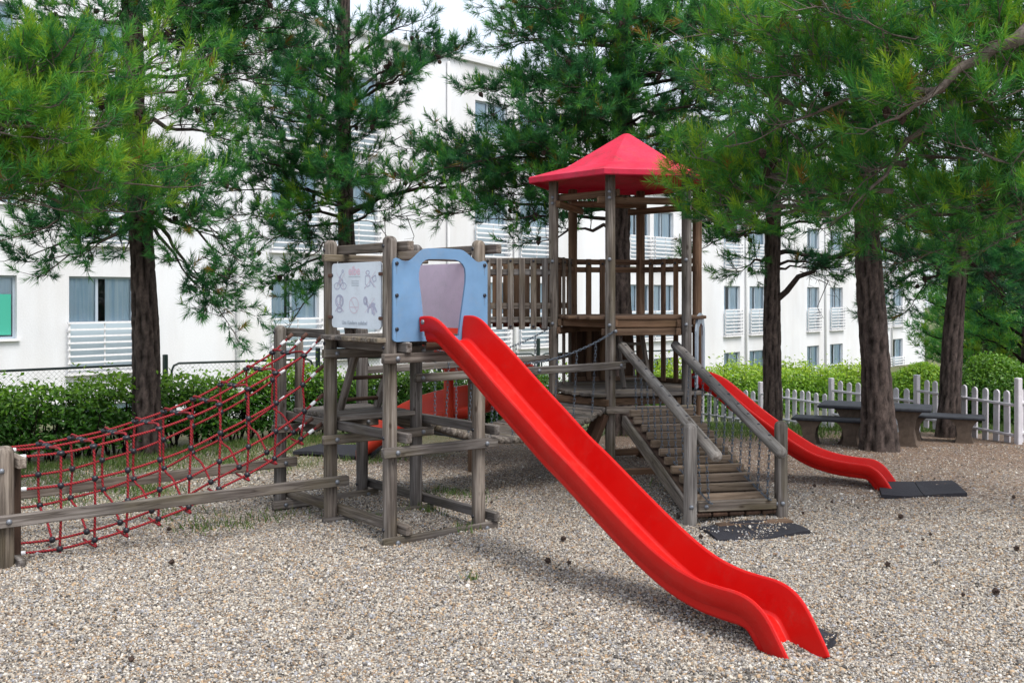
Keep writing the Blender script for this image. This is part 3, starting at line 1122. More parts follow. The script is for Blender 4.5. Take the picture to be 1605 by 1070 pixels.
def pines():
    # left trunk
    b = (-3.83, 10.5, -.05)
    pine('pine with thick grey-brown trunk in front of the left hedge', [b, (-3.86, 10.5, 1.2), (-3.93, 10.5, 2.5), (-3.98, 10.5, 3.6), (-4.02, 10.5, 4.8), (-4.0, 10.5, 6.6)], [.155, .126, .116, .105, .095, .08],
         [((352, 218, 10.0), 3.45, dict(bare=.45, r=.035)), ((330, 285, 9.7), 2.7), ((285, 330, 9.6), 2.5), ((150, 385, 9.7), 2.45), ((50, 365, 9.5), 2.6), ((95, 410, 9.9), 2.4, dict(dens=.7)),
          ((350, 400, 9.8), 2.55, dict(dens=.35, bare=.5, sag=.1, tint=.22)), ((338, 478, 9.8), 2.5, dict(dens=.3, bare=.8, sag=.15, tint=.2)), ((300, 440, 9.9), 2.45, dict(dens=.22, bare=.75, sag=.1)),
          ((420, 45, 10.4), 4.3), ((300, 70, 9.7), 4.2), ((80, 60, 10.4), 4.3), ((400, 130, 10.4), 3.9, dict(bare=.4)), ((330, 165, 10), 3.8, dict(dens=.5, bare=.5)), ((430, 15, 10.2), 4.5), ((20, 30, 10.3), 4.5), ((170, 30, 9.5), 4.5),
          ((280, 10, 9.6), 4.7), ((100, 130, 10.2), 4.0), ((60, 230, 10), 3.4), ((120, 310, 9.6), 2.9), ((10, 150, 10.2), 3.9), ((250, 300, 9.4), 2.9),
          ((200, 385, 9.8), 2.5, dict(dens=.7)), ((20, 290, 10), 3.0), ((60, 395, 10.2), 2.5, dict(dens=.6))], 3, tint=.30, r_limb=.028,
         fill=[(5, 20, 180, 10, 330, 9.4, 10.4), (4, 250, 420, 0, 90, 9.8, 10.6)], dead=[(P(320, 350, 9.9), (.5, 0, -.4), 10, .6), (P(330, 440, 9.9), (.2, 0, -.6), 6, .4), (P(300, 120, 10), (.4, -.2, .1), 10, .6)], maxcones=60)
    # near foliage on the far left, trunk outside the frame
    b = (-5.1, 7.3, 0.0)
    pine('bright green pine branches reaching in from the left edge', [b, (-5.1, 7.3, 1.5), (-5.0, 7.3, 3.0), (-4.95, 7.3, 5.0)], [.16, .14, .12, .07],
         [((210, 150, 7.5), 2.9, dict(bare=.35)), ((160, 255, 7.3), 2.5), ((228, 290, 7.7), 2.6, dict(bare=.35)), ((100, 115, 7.2), 3.1), ((60, 320, 7.3), 2.3), ((30, 215, 6.9), 2.6), ((190, 195, 7.6), 2.8, dict(bare=.4)), ((170, 330, 7.8), 2.2),
          ((110, 200, 7.0), 2.8), ((20, 110, 7.2), 3.1), ((100, 290, 7.2), 2.5), ((205, 110, 7.8), 3.2, dict(bare=.4)), ((30, 285, 7.0), 2.4), ((120, 160, 7.4), 2.9), ((10, 170, 6.8), 2.8), ((140, 220, 7.9), 2.6)], 5, per=26, nl=.095, nw=.0060, tint=.56, r_limb=.026, auto_top=6, maxcones=14, young=True)
    # second pine behind the climbing tower
    Y = 13.5
    pine('slim dark pine rising behind the blue panel tower', [(-2.02, Y, -.2), (-2.06, Y, .5), (-2.2, Y, 1.6), (-2.27, Y, 3.0), (-2.3, Y, 4.5), (-2.25, Y, 7.0)], [.15, .135, .115, .10, .09, .06],
         [((715, 292, 12.9), 2.75, dict(bare=.45, r=.045)), ((690, 90, 12.6), 4.2), ((420, 170, 12.7), 3.9), ((372, 262, 12.6), 3.2), ((385, 345, 13), 2.7), ((430, 440, 12.7), 2.2, dict(sag=.2)),
          ((360, 115, 13), 4.3), ((500, 180, 12.3), 3.9), ((475, 330, 12.3), 2.8), ((640, 40, 13), 4.7), ((560, 55, 12.6), 4.7), ((415, 385, 12.5), 2.6, dict(sag=.15)), ((620, 130, 12.3), 4.2), ((405, 70, 13.4), 4.5),
          ((470, 110, 12.4), 4.4), ((580, 190, 12.2), 3.8), ((450, 240, 12.4), 3.4), ((390, 210, 13.3), 3.6), ((520, 270, 12.2), 3.2), ((340, 190, 13.4), 3.9, dict(bare=.5)), ((490, 400, 12.6), 2.4, dict(sag=.18, dens=.8)), ((655, 95, 13.6), 4.3, dict(dens=.7)), ((600, 330, 13), 2.6, dict(dens=.4)),
          ((460, 500, 12.8), 2.15, dict(sag=.3, dens=.6, bare=.55)), ((355, 300, 12.9), 3.0), ((500, 20, 12.8), 4.9)], 9, tint=.25, r_limb=.026, fill=[(7, 390, 570, 60, 320, 12.0, 13.0)], dead=[(P(620, 330, 13), (.5, 0, -.2), 12, .7), (P(620, 250, 13), (.5, 0, 0), 8, .5)], maxcones=56)
    # third pine behind the roofed tower
    Y = 12.4
    pine('wide dark pine directly behind the red roofed tower', [(1.36, Y, -.15), (1.36, Y, 1.0), (1.33, Y, 2.2), (1.36, Y, 3.4), (1.4, Y, 5.0), (1.42, Y, 7.2)], [.17, .145, .13, .12, .10, .06],
         [((650, 275, 12.1), 3.1, dict(bare=.3, r=.04)), ((715, 335, 11.9), 2.7), ((790, 345, 11.7), 2.6, dict(dens=.8)), ((770, 140, 12), 4.2, dict(bare=.3)), ((830, 60, 11.6), 4.7), ((900, 100, 11.4), 4.4), ((870, 225, 11.5), 3.5), ((950, 180, 11.2), 3.9),
          ((1050, 120, 11.4), 4.3), ((1100, 220, 11.9), 3.6), ((1150, 130, 12), 4.2), ((800, 20, 12), 5.0), ((980, 30, 11.3), 4.9), ((850, 378, 11.7), 2.5, dict(dens=.5, bare=.5)), ((1180, 255, 12.5), 3.3), ((1080, 40, 11.6), 4.8), ((1000, 230, 11.3), 3.5),
          ((810, 160, 11.8), 4.0), ((860, 130, 12.3), 4.3), ((790, 270, 12), 3.2), ((920, 250, 11.6), 3.3), ((720, 260, 11.7), 3.2), ((1120, 300, 12.4), 3.1), ((940, 60, 12.6), 4.8), ((1180, 60, 12), 4.7), ((870, 10, 12), 5.1),
          ((1040, 200, 13), 3.8), ((1130, 180, 12.8), 3.9), ((790, 70, 12.4), 4.7), ((1000, 130, 12.8), 4.2), ((690, 240, 12.6), 3.4, dict(bare=.35)), ((760, 300, 12.5), 2.9), ((830, 310, 12.2), 2.8, dict(dens=.7)), ((1160, 320, 12.8), 2.9), ((1080, 290, 13.2), 3.0),
          ((930, 150, 11.1), 4.1), ((1030, 40, 12.4), 4.9), ((900, 190, 12.6), 3.8)], 13, tint=.27, r_limb=.03, fill=[(17, 840, 1180, 0, 290, 11.0, 12.2)], dead=[(P(830, 290, 12), (-.4, 0, .1), 14, .8), (P(1130, 250, 12.5), (.3, 0, -.1), 18, .8)], maxcones=56)
    # near right pine with its trunk outside the frame
    b = (4.75, 7.2, 0.0)
    pine('bright pine boughs hanging in from the right edge overhead', [b, (4.72, 7.2, 1.6), (4.65, 7.2, 3.0), (4.6, 7.2, 4.6)], [.18, .16, .14, .09],
         [((1290, 120, 6.8), 3.2, dict(bare=.3)), ((1180, 80, 7.0), (1440, 150, 6.7)), ((1210, 205, 7.0), (1440, 150, 6.7)), ((1120, 110, 7.4), (1330, 100, 6.9)), ((1175, 330, 7.6), (1400, 300, 7.1), dict(bare=.1)), ((1112, 292, 7.8), (1270, 305, 7.3), dict(bare=.3)), ((1118, 270, 7.7), (1250, 295, 7.4), dict(bare=.3)), ((1130, 305, 7.6), (1260, 330, 7.4), dict(bare=.05)), ((1165, 270, 7.6), (1310, 300, 7.3), dict(bare=.1)),
          ((1425, 172, 6.3), (1620, 40, 6.1), dict(bare=.7, r=.055, sag=.05)), ((1390, 150, 6.4), (1480, 138, 6.25), dict(bare=.5, r=.03, sag=0)), ((1340, 320, 6.9), (1500, 160, 6.6), dict(bare=.5, r=.03)), ((1500, 90, 6.2), 3.3), ((1450, 325, 7.2), 2.6), ((1555, 250, 6.5), 2.8), ((1400, 55, 6.2), 3.4), ((1255, 300, 7.3), 2.6, dict(bare=.35)), ((1565, 380, 7.4), 2.3), ((1330, 20, 6.4), 3.5),
          ((1230, 30, 6.9), (1450, 30, 6.5)), ((1380, 190, 6.9), 2.9), ((1500, 200, 6.8), 2.9), ((1160, 150, 7.3), (1360, 180, 7)), ((1240, 160, 7.2), (1420, 190, 7)), ((1100, 55, 7.4), (1280, 50, 7)),
          ((1135, 345, 7.7), (1300, 335, 7.4), dict(bare=.3)), ((1220, 250, 7.6), (1420, 260, 7.2)), ((1540, 310, 7), 2.5), ((1480, 390, 7.6), 2.2), ((1400, 350, 7.6), 2.4), ((1580, 150, 6.2), 3.1), ((1340, 80, 7.2), 3.3), ((1270, 60, 7.4), (1440, 60, 7)), ], 17, per=26, nl=.10, nw=.0060, tint=.49, r_limb=.022, auto_top=5,
         dead=[(P(1440, 120, 6.7), (-.2, 0, .3), 14, .5), (P(1560, 100, 6.4), (-.2, 0, .2), 12, .5), (P(1250, 250, 7.2), (-.4, 0, .1), 10, .4)], maxcones=18, young=True)
    # fourth: behind the far slide
    Y = 13.2
    pine('slender straight pine behind the far red slide', [P(1212, 672, Y), P(1209, 560, Y), P(1211, 430, Y), P(1212, 330, Y), P(1215, 200, Y), P(1216, 60, Y)], [.128, .110, .10, .092, .085, .06],
         [((1345, 392, 12.6), 1.55, dict(bare=.75, sag=.18, r=.045, dens=.4)), ((1340, 402, 13.0), 2.2, dict(bare=.7, sag=.08, r=.04, dens=.4)), ((1300, 345, 12.9), 2.55, dict(bare=.4, r=.03)), ((1118, 345, 12.9), 2.6), ((1105, 388, 12.8), 2.5), ((1180, 335, 12.6), 2.8), ((1250, 330, 12.6), 2.8), ((1160, 420, 12.9), 2.2, dict(dens=.6)),
          ((1280, 300, 12.8), 3.0), ((1130, 290, 13), 3.1), ((1230, 270, 12.6), 3.2), ((1200, 240, 12.7), 3.4), ((1320, 260, 13), 3.2), ((1150, 370, 12.5), 2.5), ((1260, 420, 13), 2.0, dict(dens=.35, bare=.6)), ((1090, 320, 13.2), 2.8), ((1300, 420, 13), 2.1, dict(dens=.3, bare=.7))], 21, tint=.32, r_limb=.026, dead=[(P(1280, 420, 13), (.4, 0, -.3), 12, .5), (P(1290, 360, 13), (.4, 0, .2), 8, .5)], maxcones=22)
    # fifth: thick trunk by the picnic table
    Y = 10.7
    pine('thick trunked pine in front of the picnic table', [P(1377, 712, Y), P(1376, 660, Y), P(1372, 560, Y), P(1365, 450, Y), P(1359, 370, Y), P(1354, 250, Y), P(1350, 60, Y)], [.205, .165, .145, .134, .126, .118, .10],
         [((1450, 365, 10.3), 2.6), ((1300, 295, 10.5), 3.0), ((1430, 280, 10.2), 3.1), ((1250, 240, 10.6), 3.2), ((1400, 330, 10), 2.7), ((1340, 310, 10), 2.9), ((1470, 300, 10.6), 2.9), ((1280, 330, 10.5), 2.6, dict(dens=.7)), ((1500, 240, 10.6), 3.3), ((1330, 200, 10), 3.5), ((1430, 410, 10.6), 2.2, dict(dens=.5, bare=.5))], 25, tint=.27, r_limb=.03, maxcones=18)
    # sixth: behind the table, right
    Y = 12.0
    pine('leaning pine trunk right behind the picnic bench', [P(1486, 690, Y), P(1488, 620, Y), P(1492, 540, Y), P(1500, 450, Y), P(1507, 370, Y), P(1512, 250, Y), P(1515, 100, Y)], [.145, .118, .108, .10, .095, .085, .06],
         [((1400, 425, 12.2), 2.5), ((1425, 375, 12.2), 2.8), ((1580, 395, 12.2), 2.5), ((1603, 330, 12.4), 2.9), ((1560, 450, 12), 2.2), ((1520, 345, 11.8), 2.8), ((1440, 460, 12.4), 2.2, dict(dens=.8)), ((1590, 470, 12.6), 2.1), ((1470, 400, 12), 2.5), ((1540, 400, 11.8), 2.5), ((1600, 250, 12.4), 3.3), ((1460, 330, 12.6), 3.0),
          ((1640, 420, 12.4), 2.5), ((1500, 290, 11.9), 3.2), ((1570, 290, 12.2), 3.1), ((1380, 470, 12.8), 2.2, dict(dens=.5, bare=.5)), ((1640, 480, 12.8), 2.0)], 29, tint=.27, r_limb=.028, dead=[(P(1560, 440, 12.4), (.4, 0, -.2), 10, .5)], maxcones=20)


pines()


def far_trees():
    specs = [('grey-green tree beyond the right end of the white building', 1550, 22.0, 5.0, 1.5, .52), ('dark rounded tree far behind the right pines', 1612, 20.0, 4.4, 1.5, .42), ('tall tree at the far right beyond the fence', 1640, 25.0, 7.0, 2.6, .48),
             ('pale tree farthest back past the white building', 1520, 40.0, 7.0, 1.9, .58), ('low dark tree at the far end of the white facade', 1492, 46.0, 5.6, 1.3, .40)]
    for i, (lab, px, Y, h, rad, tn) in enumerate(specs):
        x = (px - CX) / F * Y
        z0 = g(x, Y)
        r = root('leafy_tree', lab, 'tree', (x, Y, z0), 'background trees at the right')
        rng = np.random.default_rng(100 + i)
        t = TreeGeo(200 + i)
        c = Vector((x, Y, z0))
        for k in range(26):
            a = k * 2.4
            zz = h * (.22 + .75 * (k + .5) / 26)
            ln = rad * (1 - .75 * abs((k / 26) - .35)) * rng.uniform(.7, 1.1)
            t.limb(c + Vector((0, 0, zz * .8)), c + Vector((math.cos(a) * ln, math.sin(a) * ln, zz + .2)), .04, dens=.62, tint=tn, bare=.3, spread=1.2)
        add('trunk', trunk_me([c + Vector((0, 0, -.3)), c + Vector((.05, 0, h * .5)), c + Vector((0, 0, h * .95))], [.2, .14, .04], 300 + i, 14, .2), r)
        me = me_from('branches', t.bv, t.bf, M['bark'], True)
        add('branches', me, r)
        add('crown', t.foliage(9, .17, .016), r)


far_trees()


# ------------------------------------------------------------------ hedges, bushes
def leaves_me(name, C, Nrm, T, size, rng):
    n = len(C)
    Nn = Nrm + rng.normal(0, .55, (n, 3)); Nn /= np.linalg.norm(Nn, axis=1, keepdims=True)
    d = rng.normal(0, 1, (n, 3)); d -= (d * Nn).sum(1, keepdims=True) * Nn; d /= np.linalg.norm(d, axis=1, keepdims=True)
    s = np.cross(Nn, d)
    L = size * rng.uniform(.6, 1.25, (n, 1)); Wd = L * rng.uniform(.19, .27, (n, 1))
    b = C - d * L * .5; tip = C + d * L * .5 - Nn * L * .12
    l = C - s * Wd + Nn * Wd * .3; r_ = C + s * Wd + Nn * Wd * .3
    V = np.stack([b, l, tip, r_], 1).reshape(-1, 3)
    i = np.arange(n) * 4
    Fx = np.stack([i, i + 1, i + 2, i, i + 2, i + 3], 1).reshape(-1)
    return np_mesh(name, V, 3, Fx, M['leaves'], np.repeat(np.clip(T, 0, 1), 4))


def hedge(name, label, cat, A, B, h, th, n, tint, size, seed, stems=60, ztop=None, gapn=0.0):
    A = Vector(A); B = Vector(B)
    rng = np.random.default_rng(seed)
    r = root(name, label, cat, (A.x, A.y, g(A.x, A.y)))
    L = (B - A).length
    d = (B - A).normalized(); nn = Vector((-d.y, d.x, 0))
    s = rng.random(n) * L
    ang = rng.uniform(-.15, math.pi + .15, n)
    lump = .82 + .16 * np.sin(s * 2.3 + 1.2 * np.sin(s * .9 + seed)) * np.sin(s * 5.1 + ang) + .14 * rng.normal(0, 1, n)
    k = (rng.random(n) ** .38) * lump
    lx = np.sign(np.cos(ang)) * np.abs(np.cos(ang)) ** .6 * th * .5 * k
    low = rng.random(n)
    lz = np.where(rng.random(n) < .45, h * (.12 + .8 * low), h * (.15 + .85 * np.abs(np.sin(ang)) ** .55 * np.clip(k, 0, 1.25)))
    X = A.x + d.x * s + nn.x * lx; Y = A.y + d.y * s + nn.y * lx
    Gz = gz(A.x + d.x * s, A.y + d.y * s)
    base = Gz if ztop is None else (ztop(s / L) - h)
    lz = lz * (1 + .06 * np.sin(s * 3.1) + .05 * np.sin(s * 7.7 + 2))
    spr = rng.random(n) < .03
    lz = lz + spr * rng.uniform(0, .14, n)
    C = np.stack([X, Y, base + lz], 1)
    if gapn > 0:
        keep = (np.sin(s * 6.3 + lz * 9) * np.sin(s * 2.9 - lz * 13 + 1) < .62) | (lz > h * .72)
        C, lz, lx, ang = C[keep], lz[keep], lx[keep], ang[keep]
    m = len(C)
    up = np.stack([nn.x * np.sign(lx) * .6, nn.y * np.sign(lx) * .6, np.full(m, .8)], 1)
    T = tint + rng.normal(0, .10, m) + np.clip((lz / h - .72), -.3, .4) * .75      # yellow young growth at the top, with its sunlit look put into the colour
    add('foliage', leaves_me('foliage', C, up, T, size, rng), r)
    V, Fc = [], []
    for q in range(stems):
        ss = L * (q + rng.random()) / stems
        o = A + d * ss + nn * rng.normal(0, th * .1)
        zb = g(o.x, o.y) - .05
        zt = (zb + h * .85) if ztop is None else (ztop(ss / L) - .12)
        for w in range(3):
            e = Vector((o.x + rng.normal(0, .12), o.y + rng.normal(0, .12), zb + (zt - zb) * rng.uniform(.7, 1)))
            v, f = tube_geo([(o.x, o.y, zb), Vector((o.x, o.y, zb)).lerp(e, .5) + jit(rng, .03), e], .012, 4, .005, False)
            kk = len(V); V += v; Fc += [tuple(i + kk for i in ff) for ff in f]
    me = me_from('stems', V, Fc, M['bark'], True)
    add('stems', me, r)
    return r


hedge('hedge', 'clipped dark leafy hedge along the wire fence behind the rope net', 'hedge', (-5.9, 8.75, 0), (.6, 15.2, 0), .86, .62, 58000, .50, .062, 41, 95, gapn=.5)
hedge('hedge', 'bright yellow-green clipped hedge behind the white picket fence', 'hedge', (1.0, 15.9, 0), (7.6, 21.8, 0), 1.15, .9, 42000, .80, .075, 43, 40, ztop=lambda t: .62 - .42 * t)


def bush(label, cx, cy, zc, rx, rz, n, tint, seed, dark=0.0):
    rng = np.random.default_rng(seed)
    z0 = g(cx, cy)
    r = root('round_bush', label, 'bush', (cx, cy, z0), 'round clipped bushes behind the picket fence')
    d = rng.normal(0, 1, (n, 3)); d /= np.linalg.norm(d, axis=1, keepdims=True)
    k = rng.random(n) ** .22 * (1 + .04 * np.sin(d[:, 0] * 6 + seed) + .04 * np.sin(d[:, 2] * 7) + .025 * rng.normal(0, 1, n))
    C = np.array([cx, cy, zc]) + d * k[:, None] * np.array([rx, rx, rz])
    ok = C[:, 2] > z0 + .12
    C, d = C[ok], d[ok]
    T = tint + rng.normal(0, .1, len(C)) + np.clip(d[:, 2] - .3, -.2, .6) * .22
    add('foliage', leaves_me('foliage', C, d * .8 + np.array([0, 0, .35]), T, .055, rng), r)
    V, Fc = [], []
    for w in range(9):
        e = Vector((cx + rng.normal(0, rx * .4), cy + rng.normal(0, rx * .4), zc + rng.uniform(0, rz * .6)))
        v, f = tube_geo([(cx + rng.normal(0, .05), cy, z0 - .05), Vector((cx, cy, z0)).lerp(e, .5), e], .025, 5, .008, False)
        kk = len(V); V += v; Fc += [tuple(i + kk for i in ff) for ff in f]
    add('stems', me_from('stems', V, Fc, M['bark'], True), r)


bush('bright round clipped bush left of the leaning pine trunk', 6.25, 15.2, .12, .60, .50, 22000, .66, 51)
bush('darker round bush right of the leaning pine trunk', 7.05, 14.6, .18, .62, .62, 24000, .46, 53)
bush('dark spreading bush at the right edge behind the fence', 8.1, 15.0, 0.0, .7, .55, 16000, .28, 55)


def grass():
    rng = np.random.default_rng(61)
    xs, ys = [], []

    def patch(x0, y0, sx, sy, n, rot=0):
        a = rng.normal(0, sx, n); b_ = rng.normal(0, sy, n)
        c, s = math.cos(rot), math.sin(rot)
        xs.append(x0 + a * c - b_ * s); ys.append(y0 + a * s + b_ * c)
    # strip before the left hedge (runs with the hedge)
    t = rng.random(9000) * 5.6
    off = np.abs(rng.normal(0, .5, 9000))
    xs.append(-5.6 + t * .70 + off * .70); ys.append(8.85 + t * .70 - off * .70 + .0)
    for _ in range(26):
        u = rng.random() * 4.2; o = rng.uniform(.2, 1.9)
        patch(-5.0 + u * .7 + o * .7, 9.0 + u * .7 - o * .7, .16, .12, rng.integers(60, 180))
    for (x, y, s, n) in ((-2.2, 7.15, .12, 120), (-2.05, 7.3, .12, 70), (-1.85, 7.55, .18, 110), (-2.5, 7.6, .2, 110), (-1.05, 7.3, .05, 60), (-.45, 8.25, .14, 160), (-.35, 6.95, .06, 50), (-.66, 7.6, .09, 70), (-.25, 5.75, .03, 24), (2.9, 12.2, .5, 900), (2.0, 12.6, .5, 900), (3.6, 12.3, .4, 600), (1.4, 8.6, .12, 60)):
        patch(x, y, s, s * .8, n)
    # lawn beyond the picket fence
    m = 26000
    u = rng.random(m)
    xs.append(2.2 + u * 6.0 + rng.normal(0, .5, m)); ys.append(16.6 - u * 3.6 + rng.uniform(-1.2, 2.2, m))
    x = np.concatenate(xs); y = np.concatenate(ys)
    # no blades inside trunks of the near pine row
    n = len(x)
    h = rng.uniform(.025, .075, n) * np.where(y > 12.5, 1.7, 1.0)
    z = gz(x, y)
    a = rng.uniform(0, 6.28, n); w = rng.uniform(.003, .006, n) * np.where(y > 12.5, 1.6, 1.0)
    lean = rng.normal(0, .4, (n, 2))
    V = np.stack([np.stack([x - w * np.cos(a), y - w * np.sin(a), z], 1), np.stack([x + w * np.cos(a), y + w * np.sin(a), z], 1), np.stack([x + lean[:, 0] * h, y + lean[:, 1] * h, z + h], 1)], 1).reshape(-1, 3)
    T = np.repeat(np.clip(rng.normal(.55, .22, n), 0, 1), 3)
    tag(add('grass', np_mesh('grass', V, 3, np.arange(len(V)), M['grass'], T), None), 'sparse green grass before the hedge and under the picket fence', kind='stuff')


grass()


# ------------------------------------------------------------------ wire fence behind the left hedge
def wire_fence():
    A = Vector((-6.4, 9.15, 0)); d = Vector((.7071, .7071, 0)); nn = Vector((-d.y, d.x, 0))
    r = root('wire_fence', 'dark green wire mesh fence with rounded panel corners behind the left hedge', 'fence', A)
    L, gap, ztop = 1.98, .16, .86
    s = .35 - 1.06
    for k in range(7):
        a = s + k * (L + gap); b_ = a + L

        def q(u, z):
            p = A + d * u + nn * .25
            return Vector((p.x, p.y, z + max(-.25, g(p.x, p.y) * .3)))
        rc = .09
        pts = [q(a, 0.0), q(a, ztop - rc), q(a + rc * .3, ztop - rc * .3), q(a + rc, ztop), q(b_ - rc, ztop), q(b_ - rc * .3, ztop - rc * .3), q(b_, ztop - rc), q(b_, 0.0)]
        f = tube('panel_frame', pts, .014, M['green_metal'], r, 6)
        V, Fc = [], []
        n = int((L + .8) / .055)
        for sg in (1, -1):
            for i in range(n):
                u0 = a - .85 + i * .055 if sg == 1 else a + i * .055
                # diagonal from z=.0 to ztop
                z0, z1 = .02, ztop - .01
                ua, ub = (u0, u0 + (z1 - z0)) if sg == 1 else (u0, u0 - (z1 - z0))
                za, zb = z0, z1
                for lim, side in ((a + .01, 0), (b_ - .01, 1)):
                    pass
                pa, pb = (ua, za), (ub, zb)

                def clip(p, o):
                    u, z = p
                    if u < a + .01: t = (a + .01 - u) / (o[0] - u) if o[0] != u else 2
                    elif u > b_ - .01: t = (b_ - .01 - u) / (o[0] - u) if o[0] != u else 2
                    else: return p
                    if t > 1 or t < 0: return None
                    return (u + (o[0] - u) * t, z + (o[1] - z) * t)
                pa2, pb2 = clip(pa, pb), clip(pb, pa)
                if not pa2 or not pb2: continue
                p, o = q(*pa2), q(*pb2)
                w = Vector((0, 0, .0013)); t2 = nn * .002
                kk = len(V)
                V += [p - w, p + w, o + w, o - w]
                Fc.append((kk, kk + 1, kk + 2, kk + 3))
        if Fc: add('wire_mesh', me_from('wire_mesh', V, Fc, M['green_metal']), f)
        p = q(b_ + gap / 2, 0)
        beam('fence_post', (p.x, p.y, p.z - .3), (p.x, p.y, ztop + .1), .05, .05, M['green_metal'], r)


wire_fence()


# ------------------------------------------------------------------ white picket fence
def picket_fence():
    r = root('picket_fence', 'white picket fence with rounded tops running behind the picnic table', 'fence', (4.5, 14.4, -.3))
    posts = [Vector((2.35, 18.0)), Vector((4.0, 16.0)), Vector((4.62, 14.4)), Vector((5.26, 12.93)), Vector((5.65, 11.12)), Vector((6.15, 11.9))]
    posts = [Vector(((1100 - CX) / F * 17.4, 17.4)), Vector(((1192 - CX) / F * 16.2, 16.2)), Vector(((1303 - CX) / F * 14.5, 14.5)), Vector(((1437 - CX) / F * 12.95, 12.95)), Vector(((1596 - CX) / F * 11.15, 11.15)), Vector((6.5, 12.1))]
    ztop = [.09, .215, .43, .575, .60]
    H = .61
    w, th = .086, .02
    out = [(-w / 2, 0), (w / 2, 0), (w / 2, H - w * .42), (w * .36, H - w * .14), (0, H), (-w * .36, H - w * .14), (-w / 2, H - w * .42)]
    pk = plate_me(out, th, M['picket'])
    ptop = [.19, .26, .46, .63, .735, .735]
    pbot = [-.6, -.55, -.42, -.25, -.06, -.15]
    for i, p in enumerate(posts):
        o = beam('fence_post', (p.x, p.y, g(p.x, p.y) - .1), (p.x, p.y, ptop[i]), .066, .066, M['picket'], r, up=(.35, -.95, 0), bev=.008)
    for i in range(len(posts) - 1):
        a, b = posts[i], posts[i + 1]
        d = (b - a); L = d.length; d = d / L
        n = max(3, int(round(L / .185)) - 1)
        zt = ztop[i]
        fr = Vector((d.y, -d.x))            # towards the viewer
        if fr.y > 0: fr = -fr
        for k in range(n):
            s = L * (k + 1) / (n + 1)
            p = a + d * s
            m = basis((p.x, p.y, zt - H + random.uniform(-.006, .006)), (d.x, d.y, 0)) @ Matrix.Rotation(random.uniform(-.03, .03), 4, 'Y')
            add('picket', pk, r, m)
        for zz in (zt - .15, zt - H + .12):
            o = fr * .016
            pa = a + d * .045 + o; pb = b - d * .045 + o
            beam('fence_rail', (pa.x, pa.y, zz), (pb.x, pb.y, zz), .03, .032, M['picket'], r)


picket_fence()


# ------------------------------------------------------------------ picnic table and benches
def slab_on_legs(name, label, cat, c, ang, L, W, ztop, th, legs, legw, legt, grp=None):
    zg = g(c[0], c[1])
    r = root(name, label, cat, (c[0], c[1], zg), grp)
    B = basis((c[0], c[1], 0), (math.cos(ang), math.sin(ang), 0))
    add('table_top' if cat == 'table' else 'seat', box_me(L, W, th, M['slab'], .012), r, B @ Matrix.Translation((0, 0, ztop - th / 2)))
    hz = ztop - th
    for sx in legs:
        # pedestal: splayed top and foot, waisted middle
        prof = [(0, .5), (.07, .48), (.17, .33), (.45, .25), (.75, .31), (.9, .43), (1, .56)]
        out = [(q * legw, zg - .04 + (hz - zg + .04) * t) for t, q in prof] + [(-q * legw, zg - .04 + (hz - zg + .04) * t) for t, q in reversed(prof)]
        me = plate_me(out, legt, M['concrete'])
        add('leg', me, r, B @ Matrix.Translation((sx, -legt / 2, 0)))
    return r


slab_on_legs('picnic_table', 'dark slab topped concrete picnic table behind the thick pine trunk', 'table', (4.14, 11.35), -.42, 1.20, .58, .415, .038, (-.26, .34), .30, .42)
slab_on_legs('bench', 'low dark slab bench left of the thick pine trunk', 'bench', (3.62, 11.25), -.42, .86, .34, .28, .034, (-.24, .20), .26, .26, 'benches by the picnic table')
slab_on_legs('bench', 'low dark slab bench right of the picnic table before the picket fence', 'bench', (4.95, 11.55), -.42, .98, .36, .28, .034, (-.28, .27), .28, .26, 'benches by the picnic table')


# ------------------------------------------------------------------ climbing tower (two bays, blue arch panel)
U = Vector((.811, .586, 0)).normalized(); VV = Vector((-.644, .765, 0)).normalized()
A = Vector((-1.330, 7.290, 0)); B = Vector((-.821, 6.686, 0)); D = Vector((-.240, 7.112, 0)); Cc = Vector((-.744, 7.714, 0)); E = Vector((-1.839, 7.894, 0)); G_ = Vector((-1.253, 8.318, 0))
PR = .049


def Z(p, z): return Vector((p[0], p[1], z))


